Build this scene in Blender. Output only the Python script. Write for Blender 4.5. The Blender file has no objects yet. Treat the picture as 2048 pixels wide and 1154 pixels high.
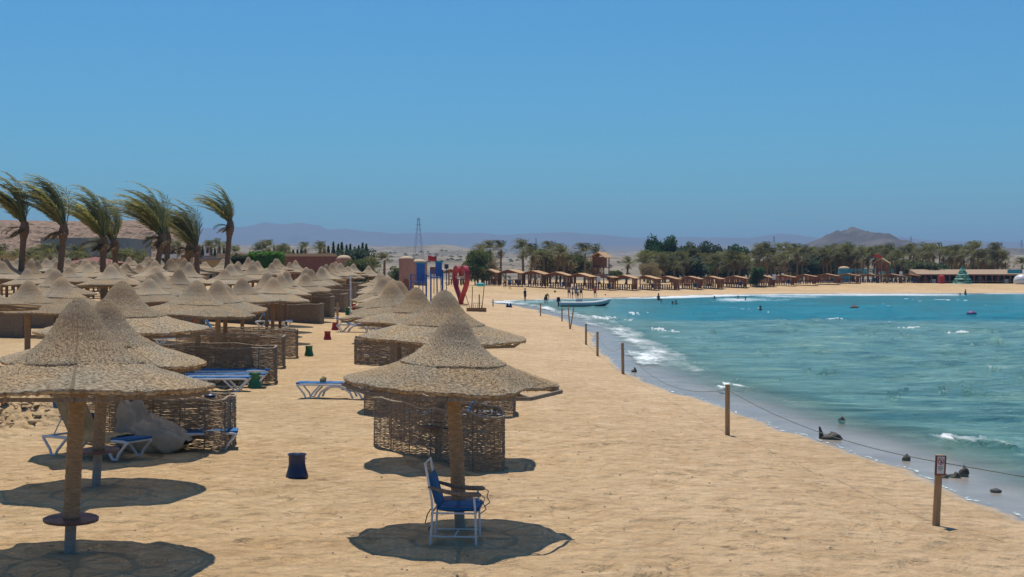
import bpy, math, random
import numpy as np
from mathutils import Vector, Matrix, Euler

random.seed(7); RS = np.random.RandomState(11)
S = bpy.context.scene
COL = S.collection
R = math.radians
F = 2844.44        # focal length in photo pixels (50 mm lens on a 36 mm sensor, 2048 px wide)
CAMH = 3.8; HZ = 540.0

# ------------------------------------------------------------------ camera, world, sun, exposure
cam = bpy.data.cameras.new("camera"); camo = bpy.data.objects.new("camera", cam); COL.objects.link(camo)
cam.lens = 50; cam.sensor_width = 36; cam.clip_end = 60000; cam.clip_start = 0.1
cam.shift_y = -37.0/2048.0
camo.location = (0, 0, CAMH); camo.rotation_euler = (R(90), 0, 0)
S.camera = camo

SUN_EL, SUN_AZ = R(70), R(-12)          # azimuth from +Y (straight ahead), negative = to the left
sdir = Vector((math.sin(SUN_AZ)*math.cos(SUN_EL), math.cos(SUN_AZ)*math.cos(SUN_EL), math.sin(SUN_EL)))
w = bpy.data.worlds.new("World"); S.world = w; w.use_nodes = True
nt = w.node_tree; nt.nodes.clear()
wo = nt.nodes.new("ShaderNodeOutputWorld"); bg = nt.nodes.new("ShaderNodeBackground")
sky = nt.nodes.new("ShaderNodeTexSky"); sky.sky_type = 'NISHITA'; sky.sun_disc = False
sky.sun_elevation = SUN_EL; sky.sun_rotation = SUN_AZ
sky.air_density = 1.0; sky.dust_density = 0.6; sky.ozone_density = 1.6
tint = nt.nodes.new("ShaderNodeMix"); tint.data_type = 'RGBA'; tint.blend_type = 'MULTIPLY'
tint.inputs[0].default_value = 1.0; tint.inputs[7].default_value = (0.28, 0.755, 1.06, 1)
nt.links.new(sky.outputs[0], tint.inputs[6]); nt.links.new(tint.outputs[2], bg.inputs[0])
bg.inputs[1].default_value = 0.083
nt.links.new(bg.outputs[0], wo.inputs[0])
sl = bpy.data.lights.new("sun", 'SUN'); sl.energy = 3.9; sl.angle = R(0.5); sl.color = (1.0, 0.92, 0.80)
so = bpy.data.objects.new("sun", sl); COL.objects.link(so)
so.rotation_euler = (-sdir).to_track_quat('-Z', 'Y').to_euler(); so.location = (0, 0, 60)
S.view_settings.view_transform = 'Standard'; S.view_settings.look = 'None'
S.view_settings.exposure = 0.20; S.view_settings.gamma = 1.0; S.view_settings.use_curve_mapping = False
S.cycles.max_bounces = 5; S.cycles.diffuse_bounces = 4; S.cycles.glossy_bounces = 2
S.cycles.transparent_max_bounces = 12; S.cycles.volume_bounces = 0; S.cycles.caustics_reflective = False
S.cycles.use_denoising = True
S.cycles.sample_clamp_indirect = 4

# ------------------------------------------------------------------ noise and land shape
_T = np.random.RandomState(3).rand(256, 256)
def vnoise(x, y, s=0):
    x = np.asarray(x, float)+s*17.3; y = np.asarray(y, float)+s*9.1
    xi = np.floor(x).astype(int); yi = np.floor(y).astype(int)
    fx = x-xi; fy = y-yi; fx = fx*fx*(3-2*fx); fy = fy*fy*(3-2*fy)
    a = _T[xi & 255, yi & 255]; b = _T[(xi+1) & 255, yi & 255]
    c = _T[xi & 255, (yi+1) & 255]; d = _T[(xi+1) & 255, (yi+1) & 255]
    return (a*(1-fx)+b*fx)*(1-fy)+(c*(1-fx)+d*fx)*fy
def fbm(x, y, o=4, s=0):
    r = 0; a = .5; t = 0
    for k in range(o):
        r = r+a*vnoise(x*2**k, y*2**k, s+k*3); t += a; a *= .5
    return r/t
def sm(a, b, x):
    t = np.clip((np.asarray(x, float)-a)/(b-a), 0, 1); return t*t*(3-2*t)

SHORE = [(16, -60), (12, -10), (9.8, 12), (8.6, 19), (8.3, 23.1), (8.06, 27.1), (7.5, 32.8), (6.4, 37.6), (5.9, 44.8), (5.3, 52),
         (5.0, 58.9), (4.95, 72.9), (4.9, 88), (4.6, 111), (3.4, 132), (0.9, 160), (-2.0, 175), (-3.2, 184), (-1.2, 192), (3.5, 197),
         (9, 204), (21, 217), (35, 238), (59, 249), (90, 250), (150, 252), (400, 262), (3000, 600)]
def catmull(P, n=3):
    P = [np.array(p, float) for p in P]; out = []
    for i in range(len(P)-1):
        p0 = P[max(i-1, 0)]; p1 = P[i]; p2 = P[i+1]; p3 = P[min(i+2, len(P)-1)]
        for k in range(n):
            t = k/n
            out.append(.5*((2*p1)+(-p0+p2)*t+(2*p0-5*p1+4*p2-p3)*t*t+(-p0+3*p1-3*p2+p3)*t**3))
    out.append(P[-1]); return np.array(out)
SP = catmull(SHORE)
POLY = np.vstack([SP, [(3000, -60)]])
def shore_s(x, y):
    """signed distance to the waterline, positive over the sea"""
    x = np.asarray(x, float).ravel(); y = np.asarray(y, float).ravel()
    out = np.empty(x.size)
    for c in range(0, x.size, 60000):
        X = x[c:c+60000]; Y = y[c:c+60000]; best = np.full(X.size, 1e18)
        for i in range(len(SP)-1):
            ax, ay = SP[i]; bx, by = SP[i+1]; dx = bx-ax; dy = by-ay
            t = np.clip(((X-ax)*dx+(Y-ay)*dy)/(dx*dx+dy*dy), 0, 1)
            best = np.minimum(best, (X-ax-t*dx)**2+(Y-ay-t*dy)**2)
        ins = np.zeros(X.size, bool); n = len(POLY)
        for i in range(n):
            x1, y1 = POLY[i]; x2, y2 = POLY[(i+1) % n]
            if y1 == y2: continue
            cond = ((y1 > Y) != (y2 > Y)) & (X < (x2-x1)*(Y-y1)/(y2-y1)+x1)
            ins ^= cond
        d = np.sqrt(best); out[c:c+60000] = np.where(ins, d, -d)
    wig = (fbm(x/2.2, y/2.2, 3, 5)-.5)*.9+(vnoise(x/9, y/9, 8)-.5)*1.0
    return out+wig*np.clip(1-np.abs(out)/12, 0, 1)
WZ = -0.3
def height(x, y, s=None, fine=False):
    x = np.asarray(x, float); y = np.asarray(y, float); sh = x.shape
    x = x.ravel(); y = y.ravel()
    if s is None: s = shore_s(x, y)
    L = -s
    z = np.where(L > 0, WZ+.3*sm(0, 6, L)+.03*np.clip(L, 0, 1), WZ-.045*np.clip(s, 0, 60)**.95)
    A = 1.3*sm(45, 170, y)*(1-.3*sm(40, 120, x))
    z = z+A*sm(4, 30, L)+.35*sm(11, 22, -x)*sm(30, 55, y)
    r = np.hypot(x, y); px = 1024+F*x/np.maximum(y, 1)
    sl = .0125+.004*sm(1100, 850, px)
    far = np.where(y > 0, 1, .6)
    ramp = np.clip(np.minimum(r, 3000)-330, 0, None)
    z = z+sl*ramp*far*sm(330, 700, r)
    z = z+sm(360, 900, r)*(fbm(x/170, y/170, 5, 2)-.55)*np.minimum(r, 3000)*.016
    # the cone hill on the right
    hx = x-605; hy = y-2430
    hh = 45*np.exp(-(np.abs(hx+6)/72)**1.35)*np.exp(-(hy/260)**2)+11*np.exp(-((hx-75)/75)**2-(hy/220)**2)+9*np.exp(-((hx+75)/60)**2-(hy/220)**2)
    z = z+hh*(.84+.32*np.abs(fbm(x/34, y/90, 5, 9)*2-1)**.9)
    if fine:
        nearm = sm(90, 25, y)*sm(-.5, 3, L)
        z = z+nearm*((fbm(x/1.1, y/1.1, 4, 4)-.5)*.09+(vnoise(x/.30, y/.30, 1)-.5)*.045)
        # footprints: many small dimples
        f = vnoise(x/.45, y/.45, 21); z = z-nearm*.05*sm(.66, .88, f)
        heap = sm(-10.5, -11.7, x)*sm(31.5, 34.5, y)*sm(52, 46, y)
        z = z+heap*(.25+1.3*(fbm(x/.8, y/.8, 4, 6)-.42))
    return z.reshape(sh)
def H(x, y): return float(height(np.array([x]), np.array([y]))[0])
def PX(px, d): return (px-1024)/F*d

# ------------------------------------------------------------------ materials
def newmat(name):
    m = bpy.data.materials.new(name); m.use_nodes = True; n = m.node_tree
    return m, n, n.nodes["Principled BSDF"]
def mat(name, c, c2=None, rough=.8, scale=8, stretch=(1, 1, 1), bump=0, bscale=None, metal=0, rnd=0, detail=4, bdist=.02, spec=.5, c3=None):
    m, n, b = newmat(name); N = n.nodes.new; Lk = n.links.new
    b.inputs['Roughness'].default_value = rough; b.inputs['Metallic'].default_value = metal
    b.inputs['Specular IOR Level'].default_value = spec
    tc = N("ShaderNodeTexCoord"); mp = N("ShaderNodeMapping"); mp.inputs['Scale'].default_value = stretch
    Lk(tc.outputs['Object'], mp.inputs[0])
    oi = N("ShaderNodeObjectInfo")
    if rnd:
        ad = N("ShaderNodeVectorMath"); ad.operation = 'ADD'; Lk(mp.outputs[0], ad.inputs[0])
        ml = N("ShaderNodeMath"); ml.operation = 'MULTIPLY'; ml.inputs[1].default_value = 37; Lk(oi.outputs['Random'], ml.inputs[0])
        Lk(ml.outputs[0], ad.inputs[1]); vec = ad.outputs[0]
    else: vec = mp.outputs[0]
    no = N("ShaderNodeTexNoise"); no.inputs['Scale'].default_value = scale; no.inputs['Detail'].default_value = detail; no.inputs['Roughness'].default_value = .65
    Lk(vec, no.inputs['Vector'])
    rp = N("ShaderNodeValToRGB"); e = rp.color_ramp.elements
    e[0].position = .3; e[0].color = (*(c2 or [v*.6 for v in c]), 1); e[1].position = .7; e[1].color = (*c, 1)
    if c3: q = e.new(.5); q.color = (*c3, 1)
    Lk(no.outputs[0], rp.inputs[0]); out = rp.outputs[0]
    if rnd:
        hv = N("ShaderNodeHueSaturation"); mr = N("ShaderNodeMapRange"); mr.inputs[3].default_value = 1-rnd; mr.inputs[4].default_value = 1+rnd
        Lk(oi.outputs['Random'], mr.inputs[0]); Lk(mr.outputs[0], hv.inputs['Value']); Lk(out, hv.inputs['Color']); out = hv.outputs[0]
    Lk(out, b.inputs['Base Color'])
    if bump:
        nb = N("ShaderNodeTexNoise"); nb.inputs['Scale'].default_value = bscale or scale*3; nb.inputs['Detail'].default_value = 5; Lk(vec, nb.inputs['Vector'])
        bp = N("ShaderNodeBump"); bp.inputs['Strength'].default_value = bump; bp.inputs['Distance'].default_value = bdist
        Lk(nb.outputs[0], bp.inputs['Height']); Lk(bp.outputs[0], b.inputs['Normal'])
    return m
MT = {}
MT['white'] = mat('white_plastic', (.72, .73, .74), (.55, .56, .58), .35, 4)
MT['blue'] = mat('blue_fabric', (.006, .13, .34), (.004, .085, .25), .75, 6, bump=.2, bscale=60, rnd=.12)
MT['teal'] = mat('teal_fabric', (.02, .30, .42), (.01, .2, .3), .75, 6)
MT['navy'] = mat('navy_plastic', (.010, .028, .10), (.006, .02, .07), .4, 5)
MT['green'] = mat('green_plastic', (.008, .16, .06), (.005, .10, .04), .4, 5)
MT['red'] = mat('red_plastic', (.36, .012, .02), (.24, .01, .015), .45, 5)
MT['heart'] = mat('heart_red', (.42, .02, .03), (.30, .015, .03), .35, 2)
MT['wood'] = mat('weathered_wood', (.34, .19, .09), (.17, .09, .045), .8, 5, (6, 6, .8), .5, 20)
MT['post'] = mat('post_wood', (.52, .32, .15), (.30, .19, .11), .8, 4, (8, 8, .7), .5, 16)
MT['oldwood'] = mat('old_grey_wood', (.30, .24, .18), (.16, .12, .09), .85, 6, (6, 6, 1), .5, 22)
MT['table'] = mat('table_brown', (.20, .11, .09), (.11, .06, .05), .6, 9, bump=.4)
MT['pipe'] = mat('grey_pipe', (.36, .33, .29), (.24, .21, .18), .7, 6)
MT['rope'] = mat('rope_wrap', (.44, .31, .19), (.24, .16, .09), .9, 3, (3, 3, 26), .9, 5, bdist=.03)
MT['binding'] = mat('edge_binding', (.48, .40, .30), (.28, .22, .16), .9, 14, bump=.5)
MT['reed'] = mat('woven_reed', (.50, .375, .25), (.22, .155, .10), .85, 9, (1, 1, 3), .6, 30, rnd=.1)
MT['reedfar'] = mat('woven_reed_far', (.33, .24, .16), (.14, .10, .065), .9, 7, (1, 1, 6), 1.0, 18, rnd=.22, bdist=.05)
MT['line'] = mat('line_rope', (.16, .17, .13), (.08, .09, .08), .8, 20)
MT['cloth'] = mat('towel_beige', (.50, .36, .18), (.40, .27, .12), .95, 5, bump=.4, bscale=14)
MT['bean'] = mat('grey_beanbag', (.50, .42, .31), (.36, .30, .22), .9, 3, bump=.6, bscale=7, bdist=.04)
MT['trunk'] = mat('palm_trunk', (.32, .20, .12), (.15, .09, .05), .95, 5, (2, 2, 5), 1.0, 12, rnd=.12, bdist=.08)
MT['frond'] = mat('palm_frond', (.34, .30, .13), (.15, .16, .06), .6, 1.3, rnd=.3, c3=(.22, .22, .085))
MT['dryfrond'] = mat('dry_palm_frond', (.20, .135, .06), (.10, .07, .03), .75, 1.3, rnd=.2)
MT['frondfar'] = mat('palm_frond_far', (.16, .16, .08), (.075, .085, .04), .7, .9, rnd=.3)
MT['leafdark'] = mat('dark_tree_leaves', (.028, .075, .035), (.012, .035, .018), .7, .8, rnd=.25)
MT['leafmid'] = mat('olive_tree_leaves', (.075, .10, .035), (.04, .055, .02), .7, .8, rnd=.25)
MT['brush'] = mat('dry_brush', (.27, .22, .14), (.15, .12, .075), .85, 1.2, rnd=.2)
MT['hedge'] = mat('hedge_green', (.10, .26, .02), (.04, .12, .012), .7, 2)
MT['bark'] = mat('bark', (.12, .085, .055), (.06, .04, .03), .9, 5)
MT['roof'] = mat('straw_orange_roof', (.58, .35, .17), (.42, .25, .12), .85, 3, (1, 8, 1), rnd=.1)
MT['hallroof'] = mat('hall_thatch', (.42, .29, .19), (.28, .19, .12), .9, 2, (1, 3, 1))
MT['cabwood'] = mat('cabana_wood', (.28, .11, .05), (.16, .06, .03), .8, 4, rnd=.15)
MT['pink'] = mat('pink_plaster', (.42, .22, .17), (.34, .17, .13), .9, 2)
MT['dome'] = mat('cream_dome', (.60, .44, .29), (.48, .34, .22), .9, 2)
MT['wallg'] = mat('grey_plaster', (.23, .25, .24), (.17, .18, .18), .9, .8)
MT['sandwall'] = mat('sand_plaster', (.50, .36, .22), (.42, .29, .17), .9, 1)
MT['redroof'] = mat('red_brown_roof', (.25, .10, .07), (.16, .06, .045), .9, 3)
MT['brown'] = mat('brown_roof', (.20, .10, .06), (.12, .06, .04), .9, 3)
MT['sblue'] = mat('painted_blue', (.005, .11, .42), (.004, .08, .33), .5, 2)
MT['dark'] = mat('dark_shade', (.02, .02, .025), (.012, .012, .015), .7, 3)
MT['rock'] = mat('dark_rock', (.07, .06, .05), (.025, .022, .02), .7, 6, bump=.9)
MT['pylon'] = mat('steel_pylon', (.25, .26, .27), (.2, .2, .2), .6, 1)
MT['boat'] = mat('grey_boat_tube', (.42, .47, .50), (.34, .38, .41), .5, 2)
MT['skin'] = mat('skin', (.42, .23, .15), (.36, .19, .12), .6, 4)
MT['tan'] = mat('tanned_skin', (.26, .13, .08), (.2, .1, .06), .6, 4)
MT['black'] = mat('black_cloth', (.015, .015, .02), (.01, .01, .012), .8, 4)
MT['redcloth'] = mat('red_cloth', (.5, .03, .04), (.4, .02, .03), .8, 4)
MT['purple'] = mat('purple_cloth', (.22, .03, .14), (.05, .08, .25), .6, 14)
MT['bluepat'] = mat('blue_pattern', (.10, .22, .38), (.02, .04, .12), .6, 14)
MT['xtree'] = mat('green_tiers', (.02, .20, .12), (.01, .1, .06), .6, 2)
MT['xtree2'] = mat('pale_green_tiers', (.16, .38, .30), (.1, .26, .2), .6, 2)
MT['glass'] = mat('dark_glass', (.03, .05, .06), (.02, .03, .04), .1, 1)
MT['letter'] = mat('teal_letters', (.02, .24, .34), (.015, .18, .26), .5, 2)
MT['cyan'] = mat('cyan_float', (.06, .48, .52), (.04, .38, .42), .5, 4)

def leafy(m, f=.42, gain=1.9):
    n = m.node_tree; b = n.nodes['Principled BSDF']; src = b.inputs['Base Color'].links[0].from_socket
    t = n.nodes.new('ShaderNodeBsdfTranslucent'); ml = n.nodes.new('ShaderNodeMix'); ml.data_type = 'RGBA'; ml.blend_type = 'MULTIPLY'; ml.inputs[0].default_value = 1; ml.inputs[7].default_value = (gain, gain*.95, gain*.6, 1)
    n.links.new(src, ml.inputs[6]); n.links.new(ml.outputs[2], t.inputs[0]); ms = n.nodes.new('ShaderNodeMixShader'); ms.inputs[0].default_value = f
    n.links.new(b.outputs[0], ms.inputs[1]); n.links.new(t.outputs[0], ms.inputs[2]); n.links.new(ms.outputs[0], n.nodes['Material Output'].inputs[0])
for k_ in ('frond', 'dryfrond', 'frondfar', 'leafdark', 'leafmid', 'brush', 'hedge'): leafy(MT[k_])
def thatch_mat():
    m, n, b = newmat('thatch'); N = n.nodes.new; Lk = n.links.new
    b.inputs['Roughness'].default_value = .95; b.inputs['Specular IOR Level'].default_value = .15
    uv = N("ShaderNodeUVMap"); uv.uv_map = 'UVMap'; oi = N("ShaderNodeObjectInfo")
    mp = N("ShaderNodeMapping"); mp.inputs['Scale'].default_value = (150, 74, 1); Lk(uv.outputs[0], mp.inputs[0])
    no = N("ShaderNodeTexNoise"); no.inputs['Scale'].default_value = 1; no.inputs['Detail'].default_value = 3; Lk(mp.outputs[0], no.inputs['Vector'])
    rp = N("ShaderNodeValToRGB"); e = rp.color_ramp.elements
    e[0].position = .36; e[0].color = (.185, .155, .112, 1); e[1].position = .64; e[1].color = (.55, .468, .35, 1)
    q = e.new(.5); q.color = (.365, .308, .225, 1); Lk(no.outputs[0], rp.inputs[0])
    tc = N("ShaderNodeTexCoord"); n2 = N("ShaderNodeTexNoise"); n2.inputs['Scale'].default_value = 1.4; n2.inputs['Detail'].default_value = 4
    ad = N("ShaderNodeVectorMath"); ml = N("ShaderNodeMath"); ml.operation = 'MULTIPLY'; ml.inputs[1].default_value = 41
    Lk(oi.outputs['Random'], ml.inputs[0]); Lk(tc.outputs['Object'], ad.inputs[0]); Lk(ml.outputs[0], ad.inputs[1]); Lk(ad.outputs[0], n2.inputs['Vector'])
    r2 = N("ShaderNodeValToRGB"); f = r2.color_ramp.elements; f[0].position = .35; f[0].color = (.88, .94, .98, 1); f[1].position = .68; f[1].color = (1.12, 1.0, .86, 1)
    Lk(n2.outputs[0], r2.inputs[0])
    mx = N("ShaderNodeMix"); mx.data_type = 'RGBA'; mx.blend_type = 'MULTIPLY'; mx.inputs[0].default_value = 1
    Lk(rp.outputs[0], mx.inputs[6]); Lk(r2.outputs[0], mx.inputs[7])
    hv = N("ShaderNodeHueSaturation"); mr = N("ShaderNodeMapRange"); mr.inputs[3].default_value = .74; mr.inputs[4].default_value = 1.2
    Lk(oi.outputs['Random'], mr.inputs[0]); Lk(mr.outputs[0], hv.inputs['Value']); Lk(mx.outputs[2], hv.inputs['Color'])
    Lk(hv.outputs[0], b.inputs['Base Color'])
    bp = N("ShaderNodeBump"); bp.inputs['Strength'].default_value = .8; bp.inputs['Distance'].default_value = .03
    Lk(no.outputs[0], bp.inputs['Height']); Lk(bp.outputs[0], b.inputs['Normal'])
    tl = N("ShaderNodeBsdfTranslucent"); tl.inputs[0].default_value = (.72, .46, .26, 1); ms = N("ShaderNodeMixShader"); ms.inputs[0].default_value = .22
    Lk(b.outputs[0], ms.inputs[1]); Lk(tl.outputs[0], ms.inputs[2])
    tr = N("ShaderNodeBsdfTransparent"); m2 = N("ShaderNodeMixShader"); gp = N("ShaderNodeMapRange"); gp.inputs[1].default_value = .405; gp.inputs[2].default_value = .375; gp.inputs[3].default_value = .05; gp.inputs[4].default_value = .26
    Lk(no.outputs[0], gp.inputs[0]); Lk(gp.outputs[0], m2.inputs[0]); Lk(ms.outputs[0], m2.inputs[1]); Lk(tr.outputs[0], m2.inputs[2]); Lk(m2.outputs[0], n.nodes['Material Output'].inputs[0])
    return m
MT['thatch'] = thatch_mat()

def ground_mat():
    m, n, b = newmat('sand_ground'); N = n.nodes.new; Lk = n.links.new
    b.inputs['Specular IOR Level'].default_value = .25
    geo = N("ShaderNodeNewGeometry")
    def noise(sc, det=5, ro=.6, vec=None):
        k = N("ShaderNodeTexNoise"); k.inputs['Scale'].default_value = sc; k.inputs['Detail'].default_value = det; k.inputs['Roughness'].default_value = ro
        Lk(vec or geo.outputs['Position'], k.inputs['Vector']); return k.outputs[0]
    def ramp(src, stops):
        r = N("ShaderNodeValToRGB"); e = r.color_ramp.elements
        e[0].position, e[0].color = stops[0][0], (*stops[0][1], 1); e[1].position, e[1].color = stops[-1][0], (*stops[-1][1], 1)
        for p, c in stops[1:-1]: q = e.new(p); q.color = (*c, 1)
        Lk(src, r.inputs[0]); return r.outputs[0]
    def mix(f, a, c, bl='MIX'):
        k = N("ShaderNodeMix"); k.data_type = 'RGBA'; k.blend_type = bl
        if isinstance(f, float): k.inputs[0].default_value = f
        else: Lk(f, k.inputs[0])
        Lk(a, k.inputs[6]) if not isinstance(a, tuple) else setattr(k.inputs[6], 'default_value', (*a, 1))
        Lk(c, k.inputs[7]) if not isinstance(c, tuple) else setattr(k.inputs[7], 'default_value', (*c, 1))
        return k.outputs[2]
    sand = ramp(noise(1.6, 8, .7), [(.3, (.50, .34, .180)), (.5, (.57, .405, .226)), (.72, (.64, .47, .282))])
    speck = ramp(noise(6.5, 7, .85), [(.30, (.70, .66, .62)), (.42, (.95, .94, .92)), (.60, (1.16, 1.16, 1.15))])
    sand = mix(1.0, sand, speck, 'MULTIPLY')
    pal = N("ShaderNodeMapRange"); at0 = N("ShaderNodeAttribute"); at0.attribute_name = 'shore'; Lk(at0.outputs['Fac'], pal.inputs[0]); pal.inputs[1].default_value = -15; pal.inputs[2].default_value = -3
    sand = mix(pal.outputs[0], sand, mix(1.0, sand, (1.08, 1.09, 1.18), 'MULTIPLY'))
    mot = ramp(noise(.75, 5, .7), [(.34, (.90, .87, .84)), (.5, (1, 1, 1)), (.66, (1.06, 1.06, 1.07))])
    sand = mix(1.0, sand, mot, 'MULTIPLY')
    big = ramp(noise(.12, 3), [(.35, (.93, .90, .86)), (.65, (1.06, 1.05, 1.04))])
    sand = mix(1.0, sand, big, 'MULTIPLY')
    at = N("ShaderNodeAttribute"); at.attribute_name = 'shore'
    # wet sand
    sub = N("ShaderNodeMath"); sub.operation = 'MULTIPLY_ADD'; sub.inputs[1].default_value = .5; Lk(noise(2.2, 3), sub.inputs[0]); Lk(at.outputs['Fac'], sub.inputs[2])
    mw = N("ShaderNodeMapRange"); mw.inputs[1].default_value = 0.0; mw.inputs[2].default_value = .28; Lk(sub.outputs[0], mw.inputs[0])
    wetc = ramp(noise(.8, 4), [(.35, (.30, .25, .21)), (.65, (.38, .325, .27))])
    c = mix(mw.outputs[0], sand, wetc)
    # desert
    ad = N("ShaderNodeAttribute"); ad.attribute_name = 'desert'
    des = ramp(noise(.012, 9, .7), [(.3, (.15, .125, .095)), (.45, (.23, .19, .145)), (.55, (.30, .245, .175)), (.7, (.42, .32, .22))])
    dsp = ramp(noise(.14, 6, .75), [(.38, (.5, .52, .5)), (.5, (1, 1, 1))])
    des = mix(1.0, des, dsp, 'MULTIPLY')
    ah = N("ShaderNodeAttribute"); ah.attribute_name = 'hill'
    hc = ramp(noise(.02, 8, .7), [(.35, (.045, .038, .03)), (.5, (.085, .07, .056)), (.68, (.17, .135, .10))]); des = mix(ah.outputs['Fac'], des, hc)
    c = mix(ad.outputs['Fac'], c, des)
    Lk(c, b.inputs['Base Color'])
    rr = N("ShaderNodeMapRange"); rr.inputs[3].default_value = .95; rr.inputs[4].default_value = .22; Lk(mw.outputs[0], rr.inputs[0]); Lk(rr.outputs[0], b.inputs['Roughness'])
    vo = N("ShaderNodeTexVoronoi"); vo.feature = 'SMOOTH_F1'; vo.inputs['Scale'].default_value = 3.3; Lk(geo.outputs['Position'], vo.inputs['Vector'])
    s1 = N("ShaderNodeMath"); s1.operation = 'MULTIPLY_ADD'; s1.inputs[1].default_value = 1.1; Lk(vo.outputs[0], s1.inputs[0]); Lk(noise(5.5, 6, .65), s1.inputs[2])
    iv = N("ShaderNodeMath"); iv.operation = 'MULTIPLY_ADD'; iv.inputs[1].default_value = -.9; iv.inputs[2].default_value = .95; Lk(mw.outputs[0], iv.inputs[0])
    bp = N("ShaderNodeBump"); bp.inputs['Distance'].default_value = .21; Lk(iv.outputs[0], bp.inputs['Strength']); Lk(s1.outputs[0], bp.inputs['Height'])
    Lk(bp.outputs[0], b.inputs['Normal'])
    return m

def water_mat():
    m, n, b = newmat('sea_water'); N = n.nodes.new; Lk = n.links.new
    out = n.nodes['Material Output']
    geo = N("ShaderNodeNewGeometry")
    def at(nm):
        k = N("ShaderNodeAttribute"); k.attribute_name = nm; return k.outputs['Fac']
    def noise(sc, det=5, ro=.6, st=(1, 1, 1)):
        mp = N("ShaderNodeMapping"); mp.inputs['Scale'].default_value = st; Lk(geo.outputs['Position'], mp.inputs[0])
        k = N("ShaderNodeTexNoise"); k.inputs['Scale'].default_value = sc; k.inputs['Detail'].default_value = det; k.inputs['Roughness'].default_value = ro
        Lk(mp.outputs[0], k.inputs['Vector']); return k.outputs[0]
    def ramp(src, stops):
        r = N("ShaderNodeValToRGB"); e = r.color_ramp.elements
        e[0].position, e[0].color = stops[0][0], (*stops[0][1], 1); e[1].position, e[1].color = stops[-1][0], (*stops[-1][1], 1)
        for p, c in stops[1:-1]: q = e.new(p); q.color = (*c, 1)
        Lk(src, r.inputs[0]); return r.outputs[0]
    def mix(f, a, c, bl='MIX'):
        k = N("ShaderNodeMix"); k.data_type = 'RGBA'; k.blend_type = bl
        Lk(f, k.inputs[0]) if not isinstance(f, float) else setattr(k.inputs[0], 'default_value', f)
        Lk(a, k.inputs[6]) if not isinstance(a, tuple) else setattr(k.inputs[6], 'default_value', (*a, 1))
        Lk(c, k.inputs[7]) if not isinstance(c, tuple) else setattr(k.inputs[7], 'default_value', (*c, 1))
        return k.outputs[2]
    shallow = ramp(noise(.45, 8, .72, (.45, 1, 1)), [(.30, (.06, .18, .18)), (.46, (.15, .33, .30)), (.60, (.23, .43, .36)), (.72, (.40, .57, .46))])
    deep = ramp(noise(.08, 5, .6), [(.3, (.0, .19, .25)), (.7, (.0, .29, .345))])
    c = mix(at('deep'), shallow, deep)
    chop_shading = ramp(noise(1.9, 6, .7, (.5, 1.1, 1)), [(.34, (.55, .66, .72)), (.5, (1, 1, 1)), (.66, (1.30, 1.22, 1.20))]); c = mix(1.0, c, chop_shading, 'MULTIPLY')  # light and dark of the small waves, painted into the water colour
    grass = ramp(noise(.5, 5, .7, (.45, 1, 1)), [(.46, (1, 1, 1)), (.56, (.40, .58, .62))])
    gm = mix(at('reef'), (1., 1., 1.), grass); c = mix(1.0, c, gm, 'MULTIPLY')
    fo = at('foam')
    fn = noise(1.7, 7, .8, (.8, .30, 1)); sub = N("ShaderNodeMath"); sub.operation = 'MULTIPLY_ADD'; sub.inputs[1].default_value = 1.6; Lk(fo, sub.inputs[0]); Lk(fn, sub.inputs[2])
    fr = N("ShaderNodeMapRange"); fr.inputs[1].default_value = 1.02; fr.inputs[2].default_value = 1.34; Lk(sub.outputs[0], fr.inputs[0])
    wsn = N("ShaderNodeMath"); wsn.operation = 'MULTIPLY_ADD'; wsn.inputs[1].default_value = .5; Lk(noise(1.6, 4, .6), wsn.inputs[0]); Lk(at('edge'), wsn.inputs[2])
    ew = N("ShaderNodeMath"); ew.operation = 'SUBTRACT'; ew.inputs[1].default_value = .30; Lk(wsn.outputs[0], ew.inputs[0]); ea = N("ShaderNodeMath"); ea.operation = 'ABSOLUTE'; Lk(ew.outputs[0], ea.inputs[0])
    er = N("ShaderNodeMapRange"); er.inputs[1].default_value = .055; er.inputs[2].default_value = .015; Lk(ea.outputs[0], er.inputs[0])
    eb = N("ShaderNodeMath"); eb.operation = 'MULTIPLY'; Lk(er.outputs[0], eb.inputs[0]); en = N("ShaderNodeMapRange"); en.inputs[1].default_value = .46; en.inputs[2].default_value = .60; Lk(noise(2.7, 5, .7), en.inputs[0]); Lk(en.outputs[0], eb.inputs[1])
    fm = N("ShaderNodeMath"); fm.operation = 'MAXIMUM'; Lk(fr.outputs[0], fm.inputs[0]); Lk(eb.outputs[0], fm.inputs[1]); fr = fm
    c = mix(fr.outputs[0], c, (.80, .83, .84))
    Lk(c, b.inputs['Base Color']); b.inputs['IOR'].default_value = 1.33; b.inputs['Specular IOR Level'].default_value = .33
    rr = N("ShaderNodeMapRange"); rr.inputs[3].default_value = .16; rr.inputs[4].default_value = .8; Lk(fr.outputs[0], rr.inputs[0]); Lk(rr.outputs[0], b.inputs['Roughness'])
    h1 = noise(1.1, 5, .65, (.55, 1, 1)); h2 = noise(3.4, 5, .7, (.5, 1, 1))
    ad = N("ShaderNodeMath"); ad.operation = 'MULTIPLY_ADD'; ad.inputs[1].default_value = .45; Lk(h2, ad.inputs[0]); Lk(h1, ad.inputs[2])
    bp = N("ShaderNodeBump"); bp.inputs['Distance'].default_value = .8; Lk(at('rough'), bp.inputs['Strength']); Lk(ad.outputs[0], bp.inputs['Height'])
    Lk(bp.outputs[0], b.inputs['Normal'])
    tr = N("ShaderNodeBsdfTransparent"); ms = N("ShaderNodeMixShader")
    mxx = N("ShaderNodeMath"); mxx.operation = 'MAXIMUM'; Lk(at('opaque'), mxx.inputs[0]); Lk(fr.outputs[0], mxx.inputs[1])
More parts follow.
